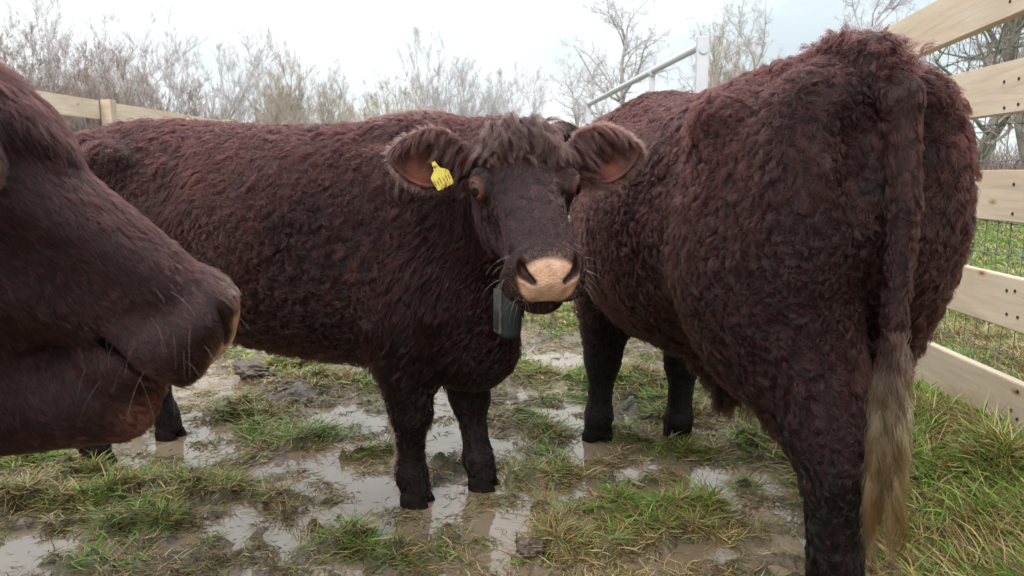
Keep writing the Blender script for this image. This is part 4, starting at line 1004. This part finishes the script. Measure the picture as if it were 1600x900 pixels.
def make_fences():
    f = empty('board_fence', (fence_x(1, 2.6), 2.6, 0)); tag(f, 'new timber board fence with square wire mesh on the right of the pen', 'fence')
    fo = Vector(f.location)
    tops = [1.875, 1.50, 1.112, .735, .372]
    slots = []
    for i, zt in enumerate(tops):
        spans = [(-1.0, 2.635), (2.640, 6.2), (6.205, 9.8)] if i == 1 else [(-1.2, 2.45), (2.455, 6.1), (6.105, 9.7)]
        for (a, b) in spans:
            dr = 0 if i or a < 0 else .2; z1 = zt if i or a < 6 else zt - .2
            o, th, d = board('rail', 1, a, b, z1, .186 if i else .2, M_WOOD2 if i == 4 else M_WOOD, f, droop=dr if a < 6 else .02)
            o.location -= fo
            slots.append((i, a, b, o, zt))
    # posts behind the boards
    for py in (2.455, 4.3, 6.15, 8.0, 9.85, .6):
        mb = MB(); mb.box((0, 0, .92 if py < 4 else .80), (.10, .10, 2.0 if py < 4 else 1.7), bev=.006); o = mb.build('post', M_WOOD2, f); o.location = Vector((fence_x(1, py) + .022 + .052, py, 0)) - fo
    # screws
    SC = {0: [(1578, 3)], 1: [(1569, 128), (1569, 169), (1592, 123), (1591, 163)], 2: [(1584, 288), (1582, 334)], 3: [(1573, 454), (1586, 455), (1573, 491), (1590, 496)], 4: [(1590, 612), (1589, 655), (1580, 641)]}
    for i, zt in enumerate(tops):
        for (px, py) in SC[i]:
            r = np.array([(px-800)/CAMF, math.cos(CTH) + (450-py)/CAMF*math.sin(CTH), -math.sin(CTH) + (450-py)/CAMF*math.cos(CTH)])
            t_ = (1.685 - .0215)/(r[0] - .044*r[1]); p = np.array([0, 0, 1.1]) + r*t_
            sl = [q for q in slots if q[0] == i and q[1] < p[1] < q[2]]
            if not sl: continue
            z = min(max(p[2], zt - .165), zt - .02)
            mb = MB(); mb.tube([(-.001, 0, 0), (-.0018, 0, 0)], .0062, 12); o = mb.build('screw', M_HOLE, sl[0][3])
            o.matrix_parent_inverse = Matrix.Identity(4)
            wm = Matrix.Translation(Vector((p[0], p[1], z))); pm = Matrix.Translation(fo) @ Matrix.Translation(sl[0][3].location) @ sl[0][3].rotation_euler.to_matrix().to_4x4()
            o.matrix_local = pm.inverted() @ wm
            mb3 = MB(); mb3.tube([(-.0019, .0, .0), (-.0032, .0, .0)], .0036, 10); me2 = mb3.build('screw_head', M_SCREW, sl[0][3]); me2.matrix_local = o.matrix_local.copy()
    def wires(side, y0, y1, zs, dy, parent, off, r=.0016):
        mb = MB(); kn = MB()
        for z in zs: mb.tube([(fence_x(side, y) + off + .001*math.sin(y*40 + z*9), y, z + .004*math.sin(y*9 + z*20)) for y in np.arange(y0, y1, dy)], r, 4)
        for j, y in enumerate(np.arange(y0, y1, dy)):
            pts = [(fence_x(side, y) + off - .002, y + .004*math.sin(z*19 + j), z) for z in np.linspace(zs[0], zs[-1], 9)]
            mb.tube(pts, r, 4)
            if y < 5.5:
                for z in zs: mb.box((fence_x(side, y) + off - .003, y, z + .004*math.sin(y*9 + z*20)), (.007, .008, .009))
        o = mb.build('wire_mesh', M_WIRE, parent, True); o.location = -Vector(parent.location)
    wires(1, 1.0, 9.8, [.05, .17, .30, .43, .56, .68, .80, .92, 1.15, 1.28, 1.42, 1.56, 1.72], .078, f, .032)
    g = empty('board_fence', (fence_x(-1, 7), 7, 0)); tag(g, 'pale timber board fence behind the middle cow on the left side of the pen', 'fence')
    go = Vector(g.location)
    for i, zt in enumerate([1.80, 1.43, 1.06, .70, .34]):
        for (a, b) in [(-1, 2.7), (2.705, 5.2), (5.205, 7.36), (7.49, 10.2), (10.205, 13.0)]:
            o, *_ = board('rail', -1, a, b, zt, .18, M_WOOD, g, 0, .042); o.location -= go
    for py in (.5, 2.7, 5.2, 7.425, 10.2, 12.9):
        mb = MB(); mb.box((0, 0, .88), (.10, .11, 1.86), bev=.006); o = mb.build('post', M_WOOD2, g); o.location = Vector((fence_x(-1, py) + .075, py, 0)) - go
    wires(-1, 1.0, 13, [.1, .3, .5, .7, .9, 1.1, 1.3, 1.5, 1.7], .09, g, -.03, .0022)
    # galvanised race railing beyond the bull
    r_ = empty('steel_railing', (1.25, 5.3, 0)); tag(r_, 'galvanised steel tube railing rising behind the bull', 'railing')
    A = Vector((1.29, 5.3, 1.965)); B = Vector((.90, 8.9, 1.90)); d = B - A
    for z0 in (0, -.45, -.9, -1.3):
        mb = MB(); mb.tube([A + Vector((0, 0, z0)), A + d*.5 + Vector((0, 0, z0)), B + Vector((0, 0, z0))], .027, 16); o = mb.build('rail', M_GALV, r_, True); o.location = -r_.location
    for t_, hh, wd in ((-.02, 2.02, .080), (.30, 1.93, .045), (1.0, 1.88, .06)):
        p = A + d*t_; mb = MB(); mb.box((p.x, p.y, hh/2), (wd, wd*.6, hh), bev=.004); o = mb.build('post', M_GALV, r_); o.location = -r_.location
        mb = MB(); mb.tube([(p.x, p.y-.035, A.z-.03), (p.x, p.y+.03, A.z-.03)], .033, 12); o = mb.build('clamp', M_GALV, r_); o.location = -r_.location

#@@TREES
def mat_bark(name, c):
    m, t, b = new_mat(name); a = attr(t); b.inputs['Roughness'].default_value = .85; b.inputs['Base Color'].default_value = tuple(c) + (1,)
    tcn = t.nodes.new('ShaderNodeTexCoord'); n = noise(t, 6, 5, .6, tcn.outputs['Object']); r = ramp(t, [(.3, [x*.65 for x in c]), (.7, [min(1, x*1.3) for x in c])])
    t.links.new(n.outputs['Fac'], r.inputs['Fac']); t.links.new(r.outputs['Color'], b.inputs['Base Color']); bump(t, b, n.outputs['Fac'], .6, .03); return m
M_BARK = {'grey': mat_bark('grey_bark', (.23, .20, .17)), 'brown': mat_bark('brown_bark', (.30, .23, .205)), 'olive': mat_bark('olive_bark', (.38, .32, .26)), 'pale': mat_bark('glare_pale_bark', (.46, .42, .42))}  # the pale tone carries the glare that washes out distant crowns
def tree_data(kind, seed):
    """returns trunk polylines and twig polylines of a bare tree"""
    rg = np.random.default_rng(seed)
    K = 6
    spec = {'coppice': dict(stems=15, h=(3.2, 5.2), r=.032, spread=.50, ch=[12, 10, 8], ls=[.45, .50, .60], up=.42, wob=.08),
            'shrub': dict(stems=22, h=(2.0, 3.6), r=.020, spread=.60, ch=[10, 9, 7], ls=[.42, .52, .60], up=.42, wob=.12),
            'tall': dict(stems=1, h=(9, 10), r=.15, spread=.06, ch=[22, 12, 9, 6], ls=[.60, .48, .48, .55], up=.22, wob=.12),
            'oak': dict(stems=2, h=(7.5, 9), r=.20, spread=.30, ch=[15, 10, 8, 6], ls=[.60, .50, .5, .5], up=.14, wob=.20)}[kind]
    levels = []
    n = spec['stems']; a = rg.uniform(0, 6.28, n); sp = np.abs(rg.normal(0, spec['spread'], n)).clip(0, .9)
    D = np.stack([np.cos(a)*np.sin(sp), np.sin(a)*np.sin(sp), np.cos(sp)], 1); S = np.stack([np.cos(a)*.12*(n > 1), np.sin(a)*.12*(n > 1), np.full(n, -.1)], 1)
    Ln = rg.uniform(*spec['h'], n); R = spec['r']*rg.uniform(.7, 1.2, n)
    for lv in range(len(spec['ch']) + 1):
        s = np.linspace(0, 1, K); P = np.zeros((len(S), K, 3)); P[:, 0] = S; d = D.copy(); 
        for i in range(1, K):
            d = d + rg.normal(0, spec['wob']*(1 + .4*lv), d.shape) + np.array([0, 0, spec['up']*.22]); d /= np.linalg.norm(d, axis=1, keepdims=True)
            P[:, i] = P[:, i-1] + d*(Ln/(K-1))[:, None]
        rr = R[:, None]*(1 - .78*s[None]); levels.append((P, rr))
        if lv == len(spec['ch']): break
        c = spec['ch'][lv]; ids = np.repeat(np.arange(len(S)), c); t = rg.uniform(.22 if lv == 0 else .12, 1, len(ids)) if kind != 'oak' else rg.uniform(.30 if lv == 0 else .15, 1, len(ids))
        f = t*(K-1); i0 = np.minimum(f.astype(int), K-2); fr = (f - i0)[:, None]
        S2 = P[ids, i0]*(1-fr) + P[ids, i0+1]*fr; dir_ = P[ids, i0+1] - P[ids, i0]; dir_ /= np.linalg.norm(dir_, axis=1, keepdims=True)
        rnd = rg.normal(0, 1, dir_.shape); perp = rnd - dir_*(rnd*dir_).sum(1, keepdims=True); perp /= np.linalg.norm(perp, axis=1, keepdims=True)
        ang = rg.uniform(.35, .95, len(ids))[:, None]; D2 = dir_*np.cos(ang) + perp*np.sin(ang); D2[:, 2] += spec['up']*.5; D2 /= np.linalg.norm(D2, axis=1, keepdims=True)
        L2 = Ln[ids]*spec['ls'][lv]*rg.uniform(.45, 1.1, len(ids))*(1.15 - .65*t); R2 = R[ids]*(1-.78*t)*rg.uniform(.4, .7, len(ids))
        S, D, Ln, R = S2, D2, L2, np.maximum(R2, .0028)
    return levels
def make_tree(name, kind, seed, bark, loc, sc, rz, label, cat, group=None, twr=1.0):
    lv = tree_data(kind, seed); root = empty(name, loc, rz); root.scale = (sc,)*3; tag(root, label, cat, group)
    mb = MB(); nthick = 2 if kind in ('tall', 'oak') else 1
    for P, rr in lv[:nthick]:
        for i in range(len(P)): mb.tube([tuple(p) for p in P[i]], list(rr[i]), 7 if rr[i][0] > .03 else 5)
    mb.build('trunk', M_BARK[bark], root, True)
    Ps = np.concatenate([P for P, _ in lv[nthick:]]); Rs = np.concatenate([r for _, r in lv[nthick:]])
    np_curves('crown', Ps, np.maximum(Rs, .0022)*twr, M_BARK[bark], root)
    return root
def copy_tree(src, loc, sc, rz, label):
    c = src.copy(); col.objects.link(c); c.location = loc; c.scale = (sc,)*3; c.rotation_euler = (0, 0, rz); c['label'] = label
    for ch in list(src.children):
        d = ch.copy(); col.objects.link(d); d.parent = c
    return c
def at(px, dist): return ((px-800)/CAMF*dist, dist, 0)
def make_trees():
    G1 = 'bare shrubs along the left field edge'; G2 = 'bare multi-stemmed trees across the field'
    sh = make_tree('bare_shrub', 'shrub', 3, 'brown', at(20, 17), 1.25, 0, 'tallest dense brown bare shrub at the far left above the near cow', 'shrub', G1)
    sh2 = make_tree('bare_shrub', 'shrub', 4, 'brown', at(95, 18), 1.15, 1, 'dense brown bare shrub above the left fence rail', 'shrub', G1)
    lab = ['brown bare shrub directly above the fence post on the left', 'thin bare shrub just right of the left fence post', 'low bare shrub whose base is hidden by the middle cow rump', 'small bare shrub in the gap between two pale crowns left of centre']
    for (px, d, s, r, l_, src) in [(170, 19, 1.12, 2, lab[0], sh), (235, 18, 1.0, 3, lab[1], sh2), (300, 21, .95, 4, lab[2], sh), (365, 26, .8, 5, lab[3], sh2)]: copy_tree(src, at(px, d), s, r, l_)
    for (px, d, s, r, l_) in [(-60, 17, 1.2, .5, 'brown bare shrub cut off by the left edge of the picture'), (60, 23, 1.35, 1.4, 'brown bare shrub standing behind the far left shrubs'), (135, 24, 1.3, 2.2, 'brown bare shrub behind the fence rail shrubs, second row')]: copy_tree(sh2, at(px, d), s, r, l_)
    c1 = make_tree('bare_tree', 'coppice', 8, 'olive', at(450, 27), 1.05, 0, 'many-stemmed bare tree with olive stems above the middle cow back, left of centre', 'tree', G2)
    c2 = make_tree('bare_tree', 'coppice', 9, 'olive', at(575, 27), .90, 1, 'smaller olive-stemmed bare tree between the two larger ones above the middle cow', 'tree', G2)
    c3 = make_tree('bare_tree', 'coppice', 10, 'pale', at(700, 33), 1.40, 2, 'pale rounded bare tree just left of the middle cow head', 'tree', G2)
    copy_tree(c3, at(255, 30), 1.45, 1.0, 'tall pale bare tree rising behind the left shrubs'); copy_tree(c3, at(120, 33), 1.75, 3.0, 'tallest pale bare tree behind the shrubs at the far left')
    copy_tree(c1, at(520, 36), 1.1, 4, 'distant bare tree showing faintly between the olive-stemmed trees'); copy_tree(c2, at(640, 38), 1.1, 5, 'faint distant bare tree behind the pale rounded tree')
    t1 = make_tree('bare_tree', 'oak', 15, 'pale', at(1030, 36), 1.0, 0, 'tall pale bare tree behind the steel railing', 'tree')
    copy_tree(t1, at(1215, 33), 1.05, 2, 'tall fine-twigged bare tree above the bull back, left of the fence'); copy_tree(t1, at(930, 56), 1.1, 4, 'faint distant bare tree between the middle cow head and the railing')
    copy_tree(c3, at(395, 34), 1.3, 2.4, 'pale rounded bare tree left of the olive-stemmed ones'); copy_tree(c2, at(500, 30), .85, 3.1, 'low olive-stemmed bare tree between the two middle trees'); copy_tree(c3, at(760, 40), 1.2, .4, 'pale bare tree whose twigs spread behind the middle cow forelock')
    c4 = copy_tree(c1, at(1140, 26), 1.15, 2, 'ochre-stemmed bare tree just right of the tall railing post')
    copy_tree(c2, at(850, 60), 1.0, 1, 'small far bare tree on the horizon above the middle cow head')
    make_tree('bare_oak', 'oak', 21, 'grey', at(1490, 17.5), 1.05, 0, 'spreading grey bare tree with thick limbs behind the right fence', 'tree', None, 1.2)
    make_tree('bare_oak', 'oak', 22, 'grey', at(1660, 22), 1.15, 1, 'grey bare tree at the far right edge behind the fence boards', 'tree', None, 1.2)
    # hedgerow beyond the field: one dense mass
    rg = np.random.default_rng(77); n = 26000
    x = rg.uniform(-60, 60, n); y = 46 + rg.normal(0, .8, n) + np.abs(x)*-.15; sel = rg.random(n) < .5; k = 5
    y = np.where(x > 8, 30 + rg.normal(0, .7, n), y)
    P = np.zeros((n, k, 3)); P[:, 0] = np.stack([x, y, rg.uniform(0, 1.2, n)], 1); d = np.stack([rg.normal(0, .5, n), rg.normal(0, .5, n), np.full(n, 1.0)], 1)
    for i in range(1, k):
        d = d + rg.normal(0, .35, d.shape); P[:, i] = P[:, i-1] + d/np.linalg.norm(d, axis=1, keepdims=True)*.36
    np_curves('hedge', P, np.array([.014, .012, .010, .008, .004]), M_BARK['brown'])['kind'] = 'stuff'

make_ground(); make_grass(); make_fences(); make_trees()
print('script', time.time()-T0)
def make_clods():
    mm = mat_plain('wet_clod', (.085, .058, .040), .5, nsc=60, var=.5)
    for px, py, r, l_ in [(405, 592, .075, 'large dark mud clod under the middle cow belly'), (832, 872, .035, 'small dark mud clod at the bottom edge below the tracker box'), (455, 612, .045, 'smaller mud clod beside the large one under the middle cow belly')]:
        x, y = gpt(px, py); z = max(float(gheight(np.array([x]), np.array([y]))[0][0]), 0)
        bm = bmesh.new(); bmesh.ops.create_icosphere(bm, subdivisions=5, radius=1)
        P = np.array([v.co[:] for v in bm.verts]); dsp = 1 + .28*snoise(P, .45, int(px)) + .16*snoise(P, 1.3, 5) + .07*snoise(P, 3.5, 6)
        for v, q in zip(bm.verts, P*dsp[:, None]): v.co = Vector(q*np.array([1.3, 1, .55])*r)
        me = bpy.data.meshes.new('mud_clod'); bm.to_mesh(me); bm.free()
        for p in me.polygons: p.use_smooth = True
        o = link_mesh('mud_clod', me, mm); o.location = (x, y, z + r*.2); tag(o, l_, 'clod')
make_clods()
